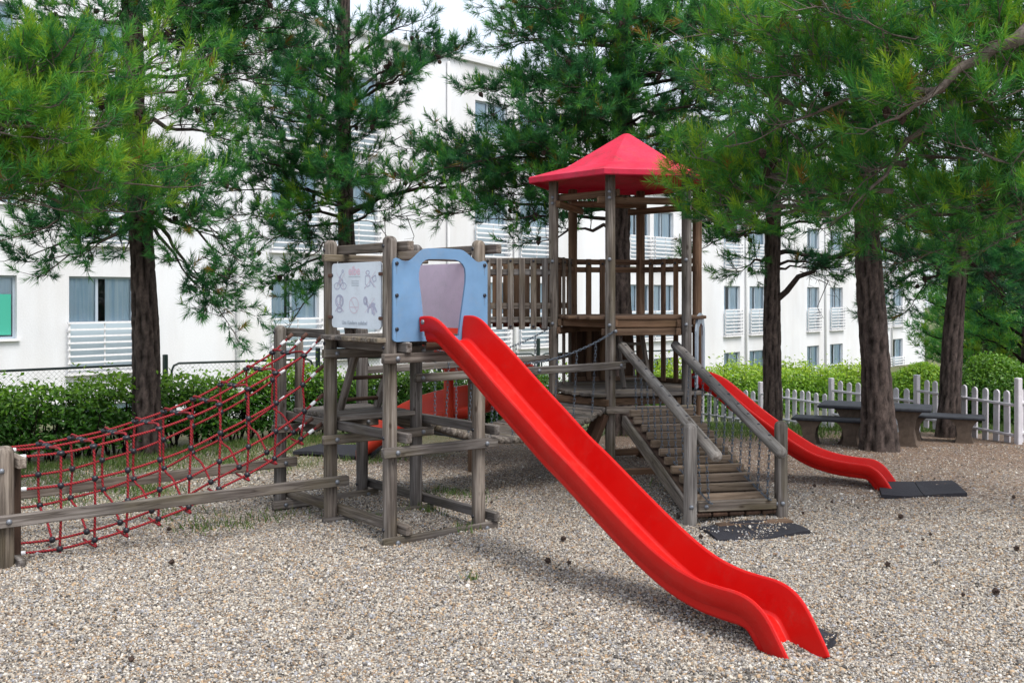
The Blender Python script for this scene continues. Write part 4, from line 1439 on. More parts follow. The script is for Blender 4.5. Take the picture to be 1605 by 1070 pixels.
def climbing_tower():
    r = root('climbing_tower', 'weathered timber climbing tower with a blue arch panel and two decks', 'play tower', Z((A + B + Cc + D) / 4, 0))
    gw = M['grey_wood']
    for p, zt in ((A, 2.06), (B, 2.055), (D, 2.05), (Cc, 2.05), (E, 1.42), (G_, 1.40)):
        pole('post', Z(p, -.15), Z(p, zt), PR, gw, r)
    fpos = E + U * .165 + VV * .01
    pole('post', Z(fpos, .74), Z(fpos, 1.30), .034, gw, r, dome=(False, False))
    bw, bh = .05, .066
    fo = -VV * (PR + bw / 2); so_ = U * (PR + bw / 2)

    def ub(p, q, z, e0=.1, e1=.1, bolts=True, h=bh, off=fo):
        a = Z(p, z) - U * e0 + off; b_ = Z(q, z) + U * e1 + off
        beam('beam', a, b_, bw, h, gw, r)
        if bolts:
            for s in (p, q): bolt(Z(s, z) + off - VV * (bw / 2 + .003), -VV, r)

    def vb(p, q, z, e0=.12, e1=.06, h=bh, off=so_):
        beam('beam', Z(p, z) - VV * e0 + off, Z(q, z) + VV * e1 + off, bw, h, gw, r)
        for s in (p, q): bolt(Z(s, z) - U * (PR + .002), -U, r, SBOLT)
    for p, q in ((B, D), (A, Cc), (E, G_)):
        ub(p, q, .61)
        ub(p, q, .012)
    for p, q in ((B, D), (A, Cc)):
        ub(p, q, 1.235)
    ub(A, Cc, 1.925, .10, .05, bolts=False, h=.052)
    ub(B, D, 1.93, -.02, -.02, bolts=False, off=-fo)
    vb(B, E, .70); vb(D, G_, .70)
    vb(B, E, .085); vb(D, G_, .085)
    vb(B, A, 1.305); vb(D, Cc, 1.305)
    vb(B, A, 1.985, .14); vb(D, Cc, 1.985, .14)
    vb(A, E, 1.365, -.03, .02)
    # decks
    for k in range(7):
        v = -.03 + k * .118
        o = A * 0 + B + VV * (v + .06)
        beam('plank', Z(o, 1.355) - U * (.10 + random.uniform(-.02, .02)), Z(o, 1.355) + U * (.75 + random.uniform(-.02, .03)), .11, .034, gw, r)
    for k in range(6):
        o = A + VV * (.02 + k * .125)
        z = .752 + random.uniform(-.002, .003)
        beam('plank', Z(o, z) - U * (-.06), Z(o, z) + U * .70, .118, .034, gw, r)
    # ladder between the decks
    for u in (.28, .60):
        beam('ladder_rail', Z(A + U * u + VV * .36, .77), Z(A + U * u + VV * .07, 1.33), .042, .06, gw, r, up=-VV)
    for f in (.14, .45, .76):
        o = A + VV * (.36 - .29 * f); z = .77 + .56 * f
        pole('rung', Z(o, z) + U * .285, Z(o, z) + U * .60, .016, M['dark_wood'], r, dome=(False, False), sides=10)
    # blue arch panel on the slide side
    outl = [(-.018, 1.875), (-.018, 1.365), (-.010, 1.350), (.010, 1.345), (.715, 1.345), (.735, 1.352), (.742, 1.37), (.742, 1.872), (.730, 1.892), (.716, 1.899), (.695, 1.893), (.673, 1.889), (.650, 1.893), (.630, 1.906), (.598, 1.930), (.565, 1.953), (.540, 1.967), (.512, 1.975), (.38, 1.979), (.254, 1.976), (.227, 1.971), (.203, 1.960), (.173, 1.937), (.144, 1.911), (.124, 1.896), (.104, 1.888), (.075, 1.885), (.045, 1.890), (.024, 1.900), (.006, 1.906), (-.010, 1.897)]
    hole = [(.222, 1.375), (.214, 1.50), (.196, 1.66), (.180, 1.76), (.180, 1.81), (.190, 1.85), (.207, 1.878), (.230, 1.895), (.258, 1.902), (.38, 1.905), (.470, 1.902), (.505, 1.893), (.535, 1.872), (.553, 1.842), (.558, 1.80), (.556, 1.74), (.540, 1.64), (.520, 1.52), (.503, 1.40), (.500, 1.375)]
    po = B - VV * (PR + .022)
    pan = add('arch_panel', plate_me(outl, .018, M['blue'], [hole]), r, basis(Z(po, 0), U))
    for sx in (.008, .716):
        for sz in (1.43, 1.655, 1.868):
            bolt(Z(po + U * sx, sz) - VV * .003, -VV, pan, SBOLT)
            # rust run under each screw
            add('rust_run', plate_me([(-.0025, 0), (.0025, 0), (.001, -.06), (-.001, -.06)], .0008, M['stain']), pan, basis(Z(po + U * sx - VV * .0012, sz - .012), U))
    # white rules board on the left face
    ab = (B - A).normalized()
    so2 = A - U * (PR * .4 + .006)

    def rr(x0, x1, z0, z1, rad, n=5):
        o = []
        for (cx, cz, a0) in ((x1 - rad, z1 - rad, 0), (x0 + rad, z1 - rad, 90), (x0 + rad, z0 + rad, 180), (x1 - rad, z0 + rad, 270)):
            for k in range(n + 1):
                a = math.radians(a0 + 90 * k / n); o.append((cx + rad * math.cos(a), cz + rad * math.sin(a)))
        return o
    x0, x1, z0, z1 = .068, .722, 1.425, 1.885
    BB = basis(Z(so2, 0), ab)
    sb = add('rules_board', plate_me(rr(x0, x1, z0, z1, .03), .012, M['board']), r, BB)
    for sz in (1.80, 1.50):
        for sx in (x0 - .012, x1 + .012):
            add('clip', box_me(.05, .02, .022, M['rust'], .003), r, BB @ Matrix.Translation((sx, -.004, sz)))
            bolt(BB @ Vector((sx + (.018 if sx < .3 else -.018), -.003, sz)), -U, r, SBOLT)
    # --- print on the board (board-local: x along the face, z up; y=-eps in front)
    W, Hh = x1 - x0, z1 - z0

    def bp(fx, fz): return (x0 + W * fx, z0 + Hh * (1 - fz))

    def ribbon(name, segs, mat, wd=.005, dy=-.0012):
        V, Fc = [], []
        for pts in segs:
            pp = [bp(*q) for q in pts]
            for (xa, za), (xb, zb) in zip(pp[:-1], pp[1:]):
                l = math.hypot(xb - xa, zb - za) or 1e-6
                nx, nz = -(zb - za) / l * wd / 2, (xb - xa) / l * wd / 2
                k = len(V)
                V += [(xa - nx, dy, za - nz), (xb - nx, dy, zb - nz), (xb + nx, dy, zb + nz), (xa + nx, dy, za + nz)]
                Fc.append((k, k + 1, k + 2, k + 3))
        add(name, me_from(name, V, Fc, mat), sb, BB)

    def ell(cx, cz, rx, rz, a0=0, a1=360, n=20): return [(cx + rx * math.cos(math.radians(a0 + (a1 - a0) * k / n)), cz + rz * math.sin(math.radians(a0 + (a1 - a0) * k / n))) for k in range(n + 1)]
    ribbon('cyclist_pictogram', [ell(.115, .355, .06, .05), ell(.25, .355, .06, .05), [(.115, .355), (.16, .26), (.24, .27), (.25, .355)], [(.16, .26), (.19, .355), (.24, .27)], [(.17, .25), (.20, .18), (.23, .14)], [(.20, .18), (.16, .22), (.24, .26)], ell(.235, .125, .02, .02)], M['print_violet'], .007)
    ribbon('cross_stroke', [[(.10, .14), (.27, .42)], [(.28, .16), (.09, .40)]], M['print_rose'], .004, -.0016)
    ribbon('bag_pictogram', [[(.70, .21), (.70, .33), (.74, .37), (.79, .35), (.79, .21), (.70, .21)], ell(.745, .16, .035, .03), [(.83, .24), (.90, .20), (.91, .28), (.86, .30), (.83, .24)], [(.79, .28), (.88, .38)], [(.70, .37), (.68, .40)]], M['print_violet'], .007)
    ribbon('cross_stroke', [[(.70, .14), (.91, .39)], [(.90, .14), (.69, .40)]], M['print_rose'], .004, -.0016)
    ribbon('drum_pictogram', [ell(.165, .59, .085, .095), ell(.15, .58, .045, .07), ell(.20, .59, .03, .07), [(.13, .68), (.08, .75)], [(.19, .68), (.25, .75)], ell(.165, .73, .05, .03)], M['print_violet'], .010)
    ribbon('cross_stroke', [[(.09, .75), (.25, .52)], [(.09, .54), (.25, .75)]], M['print_rose'], .004, -.0016)
    ribbon('ban_pictogram', [ell(.47, .65, .095, .12), [(.41, .56), (.53, .745)], [(.39, .68), (.55, .68)]], M['print_rose'], .007)
    ribbon('dog_pictogram', [ell(.70, .58, .03, .05), [(.71, .55), (.735, .65), (.76, .68), (.86, .66), (.90, .70), (.92, .75)], [(.76, .68), (.75, .76)], [(.86, .66), (.87, .80)], [(.83, .69), (.84, .78)], [(.78, .66), (.84, .62), (.89, .64)]], M['print_violet'], .018)
    ribbon('cross_stroke', [[(.69, .76), (.88, .54)], [(.72, .56), (.90, .78)]], M['print_rose'], .004, -.0016)
    ribbon('small_print', [[(.36, .217), (.60, .217)], [(.42, .28), (.57, .28)], [(.42, .305), (.57, .305)], [(.42, .33), (.57, .33)], [(.42, .352), (.57, .352)]], M['print_grey'], .0035)

    def text(name, s, size, fx, fz, mat, bold=0.0, sx=1.0):
        cu = bpy.data.curves.new(name, 'FONT')
        cu.body = s; cu.size = size; cu.align_x = 'CENTER'; cu.offset = bold; cu.extrude = 0.0004
        tmp = bpy.data.objects.new('tmp', cu)
        COL.objects.link(tmp)
        dg = bpy.context.evaluated_depsgraph_get()
        me = bpy.data.meshes.new_from_object(tmp.evaluated_get(dg))
        bpy.data.objects.remove(tmp)
        me.materials.clear(); me.materials.append(mat)
        x, z = bp(fx, fz)
        add(name, me, sb, BB @ Matrix.Translation((x, -.0015, z)) @ Matrix.Rotation(math.pi / 2, 4, 'X') @ Matrix.Diagonal((sx, 1, 1, 1)))
    text('logo_lettering', 'eibe', .088, .475, .185, M['print_pink'], .002, 1.05)
    text('slogan_lettering', 'Uns Kindern zuliebe!', .040, .48, .945, M['print_grey'], .0003, 1.0)
    # pink panel on the far face
    CB = basis(Z(D + U * .0 - U * (PR + .02), 0), (Cc - D).normalized())
    L = (Cc - D).length
    pk = add('back_panel', plate_me(rr(.03, L - .075, 1.42, 1.885, .03), .012, M['pink']), r, CB)
    for sz in (1.80, 1.49):
        add('clip', box_me(.06, .022, .024, M['rust'], .003), r, CB @ Matrix.Translation((L - .07, -.004, sz)))
    return r


climbing_tower()


# ------------------------------------------------------------------ rope net tunnel with its posts and rails
def rope_net():
    VA = E - A                               # across the tunnel
    H = A - U * 2.15; H2 = E - U * 2.15

    def Q(w, n, z): return Z(A + VA * w - U * n, z)
    fr = root('net_support_frame', 'low timber frame of posts and long rails carrying the rope net', 'timber frame', Z(H, 0))
    gw = M['grey_wood']
    for p in (H, H2):
        pole('post', Z(p, -.2), Z(p, .745), .052, gw, fr)
    so_ = U * (PR + .028)
    for z in (.64, .03):
        beam('beam', Z(H, z) - VV * .08 + so_, Z(H2, z) + VV * .08 + so_, .05, .066, gw, fr)
    beam('upright', Z(H + so_ + VV * .07, .0), Z(H + so_ + VV * .07, .605), .04, .05, M['dark_wood'], fr)
    fo = -VV * (PR + .026)
    a, b = Z(H + fo - U * .12, .30), Z(A + fo + U * .10, .305)
    beam('rail', a, b, .046, .072, gw, fr)
    beam('rail', Z(H2 + fo - U * .1, .31), Z(E + fo + U * .1, .345), .046, .072, gw, fr)
    for p, z in ((H, .30), (A, .305), (E, .34)): bolt(Z(p, z) + fo - VV * .026, -VV, fr)
    bolt(Z(H - U * .03, .6) - VV * (PR + .004), -VV, fr)

    r = root('rope_net', 'red rope climbing tunnel net with black ball connectors', 'climbing net', Z((H + A) / 2 + VA * .5, 0))
    tabn = [0, .134, .319, .518, .718, .922, 1.131, 1.353, 1.58, 1.81, 2.08]
    tabt = [1.335, 1.21, 1.104, 1.004, .907, .828, .770, .715, .675, .65, .645]
    tabb = [.68, .60, .48, .394, .317, .217, .157, .097, .06, .035, .045]

    def top(n): return float(np.interp(n, tabn, tabt))

    def bot(n): return float(np.interp(n, tabn, tabb))

    def rope(pts, rad=.0086):
        return tube('rope', smooth_pts(pts, 4), rad, M['rope'], r, 7)
    # longitudinal ropes: (w, height fraction)
    lines = [(.20, 1.0, 0), (.5, 1.0, .012), (.80, 1.0, 0), (.19, .66, 0), (.19, .33, 0), (.81, .66, 0), (.80, .33, 0), (.22, 0.0, 0), (.42, 0.0, .0)]
    nodes = {}
    ns = [0.0] + [.134 + .208 * k for k in range(9)] + [2.09]
    for li, (w, f, dz) in enumerate(lines):
        pts = []
        for k, n in enumerate(ns):
            z = bot(n) + (top(n) - bot(n)) * f + dz + random.uniform(-.004, .004)
            ww = w
            if f == 0 and li == 8: ww = .40; z = bot(n) + .03
            p = Q(ww, n + random.uniform(-.008, .008) * (0 < k < len(ns) - 1), z)
            pts.append(p); nodes[(li, k)] = p
        rope(pts)
        for k, e in ((0, 1), (len(ns) - 1, -1)):
            dirv = (pts[k + e] - pts[k]).normalized()
            V, Fc = tube_geo([pts[k] + dirv * .05, pts[k] + dirv * .095], .0135, 8)
            add('rope_sleeve', me_from('rope_sleeve', V, Fc, M['sleeve'], True), r)
            V, Fc = tube_geo([pts[k] - dirv * .03, pts[k] + dirv * .025], .016, 8)
            add('rope_end', me_from('rope_end', V, Fc, M['rust'], True), r)
    cb = ball_me('connector', .022, M['black'], 10, 7, (1, 1, 1))
    cap = ball_me('connector_long', .020, M['black'], 10, 7, (1.35, 1.35, .9))
    for k in range(1, 10):
        n = ns[k]
        seq = [7, 4, 3, 0]
        pts = [nodes[(i, k)] for i in seq]
        # near side up, over the top, down the far side and back under to the near bottom
        ring = [nodes[(8, k)] + Vector((0, 0, -.045)) - U * .02, nodes[(7, k)] + Vector((.02, -.03, -.035))] + pts
        ring += [nodes[(0, k)].lerp(nodes[(1, k)], .3) + Vector((0, 0, .022)), nodes[(1, k)], nodes[(1, k)].lerp(nodes[(2, k)], .7) + Vector((0, 0, .022)), nodes[(2, k)], nodes[(5, k)], nodes[(6, k)], nodes[(6, k)].lerp(nodes[(8, k)], .5) + Vector((0, 0, .03)), nodes[(8, k)]]
        rope(ring, .0082)
        for i in (0, 1, 2, 3, 4, 5, 6, 7, 8):
            add('connector', cap if i in (0, 1, 2) else cb, r, Matrix.Translation(nodes[(i, k)]))
        m = nodes[(1, k)].lerp(nodes[(2, k)], .28)
        add('connector', cap, r, Matrix.Translation(m + Vector((0, 0, .004))))


rope_net()


# ------------------------------------------------------------------ slides
def mark_sharp(me, m, cols):
    ev = np.zeros(len(me.edges) * 2, dtype=np.int32)
    me.edges.foreach_get('vertices', ev)
    ev = ev.reshape(-1, 2)
    sh = (ev[:, 0] % m == ev[:, 1] % m) & np.isin(ev[:, 0] % m, list(cols))
    a = me.attributes.get('sharp_edge') or me.attributes.new('sharp_edge', 'BOOLEAN', 'EDGE')
    a.data.foreach_set('value', sh)


def slide(name, label, base, d, prof, width, mat, wall=.17, lip=.10, flare=.02, head=True, taper=1.0):
    """prof: (distance, rim height) of the chute's rim along direction d from base"""
    d = Vector((d[0], d[1], 0)).normalized(); s = Vector((-d.y, d.x, 0))     # s: to the left of travel
    r = root(name, label, 'slide', Z(base, 0), 'red plastic slides')
    pts = smooth_pts([(n, z, 0) for n, z in prof], 4)
    hw = width / 2
    sec = [(-hw - .006, -lip), (-hw - .003, -.008), (-hw + .002, 0), (-hw + .010, 0), (-hw + .014, -.006), (-hw + .036, -wall + .018), (-hw + .043, -wall + .005), (-hw + .055, -wall)]
    sharp = (1, 2, 3, 4, 5, 7, len(sec) * 2 - 2, len(sec) * 2 - 3, len(sec) * 2 - 4, len(sec) * 2 - 5, len(sec) * 2 - 6, len(sec) * 2 - 8)
    sec = sec + [(-x, z) for x, z in reversed(sec)]
    V, Fc = [], []
    m = len(sec)
    for i, p in enumerate(pts):
        t = (pts[min(i + 1, len(pts) - 1)] - pts[max(i - 1, 0)]).normalized()
        nx, nz = -t.y, t.x
        if nz < 0: nx, nz = -nx, -nz
        for (x, hgt) in sec:
            k = hgt
            V.append(Z(base, 0) + d * (p.x + nx * k) + s * x * (1 + (taper - 1) * i / (len(pts) - 1)) + Vector((0, 0, p.y + nz * k)))
    for i in range(len(pts) - 1):
        for j in range(m - 1):
            Fc.append((i * m + j, i * m + j + 1, (i + 1) * m + j + 1, (i + 1) * m + j))
    me = me_from('chute', V, Fc, mat, True)
    mark_sharp(me, m, sharp)
    o = add('chute', me, r)
    md = o.modifiers.new('thickness', 'SOLIDIFY'); md.thickness = .006; md.offset = 0
    if head:
        n0, z0 = prof[0]
        for sg in (-1, 1):
            bolt(Z(base, z0 - .032) + d * (n0 + .045) + s * sg * (hw + .007), s * sg, r, BOLT)
        # closing plate under the start of the chute
        add('start_plate', box_me(width - .1, .012, .05, M['dark_wood'], .002), r, basis(Z(base, z0 - wall - .03) + d * (n0 + .004), s))
    return r


base = (B + D) / 2 - VV * .0 + U * .008
prof1 = [(.07, 1.508), (.11, 1.513), (.19, 1.512), (.276, 1.488), (.35, 1.447), (.416, 1.404), (.586, 1.305), (.875, 1.112), (1.139, .944), (1.342, .812), (1.514, .715), (1.83, .525), (2.063, .392), (2.217, .318), (2.33, .278), (2.455, .252), (2.575, .245), (2.68, .243), (2.76, .226), (2.826, .188), (2.879, .130), (2.958, .010), (2.99, -.05)]
slide('slide', 'long bright red slide running to the foreground gravel from the blue arch', base, (.6385, -.7696), prof1, .375, M['red'], taper=.80)
prof2 = [(.03, .93), (.10, .925), (.18, .905), (.295, .85), (.472, .715), (.617, .60), (.817, .46), (.979, .355), (1.139, .270), (1.297, .225), (1.451, .205), (1.604, .195), (1.68, .16), (1.74, .10), (1.81, -.005), (1.83, -.04)]
slide('slide', 'shorter red slide at the far right of the roofed tower', Vector((1.71, 9.455, 0)), (.891, -.454), prof2, .36, M['red'], .13, .085)


def spiral_slide():
    c = Vector((-.38, 9.76, 0)); R = .37
    r = root('spiral_slide', 'curved red spiral slide winding down behind the timber climbing tower', 'slide', Z(c, 0), 'red plastic slides')
    path = [(Vector((c.x + .16, c.y + R)), 1.20), (Vector((c.x + .08, c.y + R)), 1.17)]
    for k in range(0, 19):
        a = math.radians(90 + 20 * k)
        path.append((Vector((c.x + R * math.cos(a), c.y + R * math.sin(a))), float(np.interp(k, [0, 4.5, 9, 13.5, 18], [1.13, 1.04, .90, .62, .43]))))
    path += [(Vector((c.x - .25, c.y + R + .02)), .39), (Vector((c.x - .60, c.y + R + .07)), .30), (Vector((c.x - .90, c.y + R + .11)), .16), (Vector((c.x - 1.17, c.y + R + .15)), -.03)]
    pts = [Vector((p.x, p.y, z)) for p, z in path]
    pts = smooth_pts(pts, 3)
    # cross-section: x to the right of travel (outer side of the turn), walls higher outside
    sec = [(-.20, .02), (-.205, .11), (-.195, .125), (-.18, .12), (-.165, .03), (-.11, .0), (.08, .0), (.15, .03), (.195, .12), (.215, .22), (.228, .31), (.243, .312), (.25, .29), (.248, .12)]
    V, Fc = [], []
    m = len(sec)
    for i, p in enumerate(pts):
        t = (pts[min(i + 1, len(pts) - 1)] - pts[max(i - 1, 0)]); t.z = 0; t.normalize()
        s = Vector((t.y, -t.x, 0))
        for x, z in sec: V.append(p + s * x + Vector((0, 0, z)))
    for i in range(len(pts) - 1):
        for j in range(m - 1): Fc.append((i * m + j, i * m + j + 1, (i + 1) * m + j + 1, (i + 1) * m + j))
    o = add('chute', me_from('chute', V, Fc, M['orange_red'], True), r)
    md = o.modifiers.new('thickness', 'SOLIDIFY'); md.thickness = .006; md.offset = 0
    pole('support_post', (-.63, 9.90, .36), (-.63, 9.90, 1.0), .05, M['orange_red'], r, dome=(False, False))


spiral_slide()

# ------------------------------------------------------------------ roofed hexagonal tower
HC = Vector((1.11, 9.65, 0)); HR = .729
HP = []
for k in range(6):
    a = math.radians(108 + 60 * k)
    HP.append(Vector((HC.x + HR * math.cos(a), HC.y - HR * math.sin(a), 0)))
# HP[0]=front, [1]=left, [2]=back left, [3]=back, [4]=right back, [5]=right front


def roofed_tower():
    r = root('roofed_tower', 'hexagonal timber play tower under a red pyramid roof', 'play tower', Z(HC, 0))
    bwn, gw = M['brown_wood'], M['grey_wood']
    for k, p in enumerate(HP):
        pole('post', Z(p, g(p.x, p.y) - .15), Z(p, 2.74), .046, gw if k in (0, 1, 5) else bwn, r, dome=(False, False))

    def face(k):
        p, q = HP[k], HP[(k + 1) % 6]
        d = (q - p).normalized()
        mid = (p + q) / 2
        n = (mid - HC); n.z = 0; n.normalize()
        return p, q, d, n

    def fb(k, z, h=.06, w=.042, e=.05, side=1, mat=bwn, off=None):
        p, q, d, n = face(k)
        o = n * (side * (.046 + w / 2) if off is None else off)
        beam('beam', Z(p, z) - d * e + o, Z(q, z) + d * e + o, w, h, mat, r)
    for k in range(6):
        fb(k, 2.585 if k % 2 == 0 else 2.52, .062, .045, .10 if k % 2 else .04, -1)
        fb(k, .05, .066, .05, .06, -1)
        fb(k, .695, .062, .042, .03, -1 if k else 1)
        fb(k, .628 + .004 * (k % 2), .062, .042, .06 if k == 5 else .02, 1 if k == 5 else -1, gw)
    # lower deck planks (run across, parallel to the ramp edge)
    p0, q0, d0, n0 = face(5)
    for j in range(11):
        t = -.60 + j * .12
        half = min(.70, (HR * .866 + HR * .866 - abs(t) * 0) / 2) if False else (HR * .95 - max(0, abs(t) - .30) * .55)
        o = HC - n0 * t
        beam('plank', Z(o, .76) - d0 * half, Z(o, .76) + d0 * half, .112, .034, gw, r)
    # upper deck: beams, planks over the rear part
    for k in (5, 0, 2, 3, 4, 1):
        fb(k, 1.40, .07, .042, .02, -1)
        if k not in (0,): fb(k, 1.325, .066, .042, .06, -1)
    p4, q4, d4, n4 = face(4)
    beam('beam', Z(HP[4], 1.325) + d4 * -.16 + n4 * .0 - n4 * .07, Z(HP[4], 1.325) + d4 * .3 - n4 * .07, .045, .06, bwn, r)
    for j in range(10):
        t = -.54 + j * .12
        half = (HR * .93 - max(0, abs(t) - .30) * .55)
        o = HC - n0 * t
        beam('plank', Z(o, 1.452) - d0 * half, Z(o, 1.452) + d0 * half, .112, .03, bwn, r)
    # guard rails and long slats on the rear faces
    for k in (1, 2, 3):
        for z in (2.0, 1.92): fb(k, z, .055, .038, .0, -1, bwn, off=0.0)
        fb(k, 1.06 if k == 1 else .80, .05, .036, 0, -1, bwn, off=0.0)
        p, q, d, n = face(k)
        L = (q - p).length
        fr = {1: (.36, .68), 2: (.22, .42), 3: (.23, .45, .67)}[k]
        for f in fr:
            o = p + d * (L * f) - n * .03
            b_ = beam('slat', Z(o, .79), Z(o, 2.03), .022, .058, bwn if k != 1 else gw, r, up=d)
            for z in (1.98, 1.40): bolt(Z(o, z) - n * .014, -n, b_, SBOLT)
    # lower solid boarding on the back left face
    p, q, d, n = face(2)
    for j in range(6):
        L = (q - p).length
        o = p + d * (.07 + j * (L - .14) / 5.6) + n * .02
        if j == 4: continue
        beam('board', Z(o, .79), Z(o, 1.29), .018, .115, M['dark_wood'], r, up=d)
    # inner ladder to the upper deck
    lf = HC + d0 * .10 - n0 * (-.05)
    for s in (-.13, .13):
        a = HC + d0 * (s - .02) + n0 * .26; b_ = HC + d0 * (s - .02) - n0 * .02
        beam('ladder_rail', Z(a, .78), Z(b_, 1.36), .034, .055, gw, r, up=n0)
    for f in (.15, .43, .71, .93):
        a = HC - d0 * .02 + n0 * (.26 - .28 * f)
        pole('rung', Z(a, .78 + .58 * f) - d0 * .125, Z(a, .78 + .58 * f) + d0 * .125, .015, gw, r, dome=(False, False), sides=10)
    # roof: flared hexagonal pyramid with a turned-down rim
    rings = [(.955, 2.722), (.965, 2.728), (.967, 2.768), (.955, 2.773), (.62, 2.866), (.60, 2.873), (.06, 3.196), (.03, 3.212), (.004, 3.216)]
    V, Fc = [], []
    for (rad, z) in rings:
        for k in range(6):
            a = math.radians(108 + 60 * k)
            V.append((HC.x + rad * math.cos(a), HC.y - rad * math.sin(a), z))
    for i in range(len(rings) - 1):
        for k in range(6):
            k2 = (k + 1) % 6
            Fc.append((i * 6 + k, i * 6 + k2, (i + 1) * 6 + k2, (i + 1) * 6 + k))
    Fc.append(tuple((len(rings) - 1) * 6 + k for k in range(6)))
    me = me_from('roof', V, Fc, M['roof_red'])
    o = add('roof', me, r)
    md = o.modifiers.new('thickness', 'SOLIDIFY'); md.thickness = .008; md.offset = -1
    md = o.modifiers.new('round', 'BEVEL'); md.width = .012; md.segments = 3; md.limit_method = 'ANGLE'; md.angle_limit = math.radians(8)
    rngr = np.random.default_rng(5)
    V, Fc = [], []
    for _ in range(150):
        k = rngr.integers(0, 6); q = rngr.uniform(.04, .96); t = rngr.uniform(.0, .95) ** .7
        ra = .955 - .34 * t if t < .98 else .6
        z = 2.773 + (.955 - ra) / .335 * .093
        if rngr.random() < .3: ra = rngr.uniform(.1, .6); z = 2.873 + (.60 - ra) / .54 * .323
        a0, a1 = math.radians(108 + 60 * k), math.radians(168 + 60 * k)
        p = Vector((HC.x + ra * (math.cos(a0) * (1 - q) + math.cos(a1) * q), HC.y - ra * (math.sin(a0) * (1 - q) + math.sin(a1) * q), z + .004))
        an = rngr.uniform(0, 6.28); l = rngr.uniform(.02, .045)
        ov = (HC - p); ov.z = 0; ov.normalize()
        tv = Vector((-ov.y, ov.x, 0)); sv = (ov + Vector((0, 0, .28 if ra > .6 else .6))).normalized()
        dv = tv * math.cos(an) + sv * math.sin(an); wv = (tv * -math.sin(an) + sv * math.cos(an)) * (.0018 if rngr.random() < .85 else .008)
        kk = len(V); V += [p - dv * l - wv, p + dv * l - wv * .4, p + dv * l + wv * .4, p - dv * l + wv]; Fc.append((kk, kk + 1, kk + 2, kk + 3))
    add('fallen_needles', me_from('fallen_needles', V, Fc, M['rust']), o)
    # bolts on the front posts
    for k in (0, 1, 5):
        p = HP[k]
        for z in (2.585, 2.53, 1.98, 1.39):
            bolt(Z(p, z) + Vector((-.012, -.046, 0)), (-.2, -1, 0), r)
    # small grey-blue arch panel beside the far slide
    p, q, d, n = face(4)        # HP[4] right back -> HP[5] right front
    out = [(.06, .80), (.66, .80), (.66, 1.33), (.60, 1.42), (.52, 1.47), (.36, 1.49), (.20, 1.47), (.12, 1.42), (.06, 1.33)]
    hole = [(.17, .83), (.55, .83), (.53, 1.28), (.50, 1.36), (.36, 1.40), (.22, 1.36), (.19, 1.28)]
    add('arch_panel', plate_me(out, .018, plain('grey_panel', (0.30, 0.36, 0.43), .5, .4, 0, .1, 6), [hole]), r, basis(Z(p + n * .066, 0), d))
    return r


roofed_tower()


def walkway():
    r = root('slatted_walkway', 'slatted timber balcony left of the roofed tower above the bridge', 'walkway', (0, 9.6, 1.3))
    gw, bw = M['grey_wood'], M['brown_wood']
    F2, F3 = HP[1], HP[2]
    for (y, x0, x1, mat) in ((F2.y - .02, -.42, F2.x - .03, gw), (F3.y + .02, -.42, F3.x - .03, bw)):
        for z in (1.985, 1.878, 1.555, 1.425 if mat is gw else 1.40):
            beam('rail', (x0, y, z), (x1, y, z), .032, .058, mat, r)
        n = 8
        for k in range(n):
            x = x1 - .055 - k * .1085 + (0 if mat is gw else .05)
            zt = 2.012 + random.uniform(-.006, .006)
            s = beam('slat', (x, y - .028, 1.335), (x, y - .028, zt), .022, .056, mat, r, up=(1, 0, 0))
            if k % 2 == 1:
                for z in (1.985, 1.365): bolt((x, y - .042, z), (0, -1, 0), s, SBOLT)
    for k in range(6):
        y = F2.y + .06 + k * .118
        beam('plank', (-.42, y, 1.40), (F2.x + .15, y, 1.40), .11, .03, bw, r)
    for x in (-.3, .30):
        beam('joist', (x, F2.y - .05, 1.355), (x, F3.y + .05, 1.355), .045, .055, bw, r)
    for y in (F2.y + .05, F3.y - .03):
        pole('post', (-.38, y, -.1), (-.38, y, 2.02), .046, bw, r)
    return r


walkway()


# ------------------------------------------------------------------ chains
def chain_mesh(pts, pitch=.030):
    pts = [Vector(p) for p in pts]
    ln = [0]
    for a, b in zip(pts[:-1], pts[1:]): ln.append(ln[-1] + (b - a).length)
    n = max(3, int(ln[-1] / pitch))
    V, Fc = [], []
    for i in range(n):
        s = (i + .5) / n * ln[-1]
        j = max(k for k in range(len(ln)) if ln[k] <= s + 1e-9); j = min(j, len(pts) - 2)
        f = (s - ln[j]) / max(1e-9, ln[j + 1] - ln[j])
        c = pts[j].lerp(pts[j + 1], f); t = (pts[j + 1] - pts[j]).normalized()
        ref = Vector((0, 0, 1)) if abs(t.z) < .8 else Vector((1, 0, 0))
        u = t.cross(ref).normalized(); w = t.cross(u)
        if i % 2: u = w
        ww = t.cross(u)
        hl, hw, rr = pitch * .80, .0088, .0036
        loop = [(hl * .55, hw), (hl * .95, hw * .35), (hl * .95, -hw * .35), (hl * .55, -hw), (-hl * .55, -hw), (-hl * .95, -hw * .35), (-hl * .95, hw * .35), (-hl * .55, hw)]
        k0 = len(V); m = len(loop)
        for q, (a, b) in enumerate(loop):
            pc = c + t * a + u * b
            ra = (t * a + u * b).normalized()
            for z in range(3):
                an = 2 * math.pi * z / 3
                V.append(pc + (ra * math.cos(an) + ww * math.sin(an)) * rr)
        for q in range(m):
            q2 = (q + 1) % m
            for z in range(3):
                z2 = (z + 1) % 3
                Fc.append((k0 + q * 3 + z, k0 + q2 * 3 + z, k0 + q2 * 3 + z2, k0 + q * 3 + z2))
    return me_from('chain', V, Fc, M['chain'], True)


def chain(pts, parent): return add('chain', chain_mesh(pts), parent)


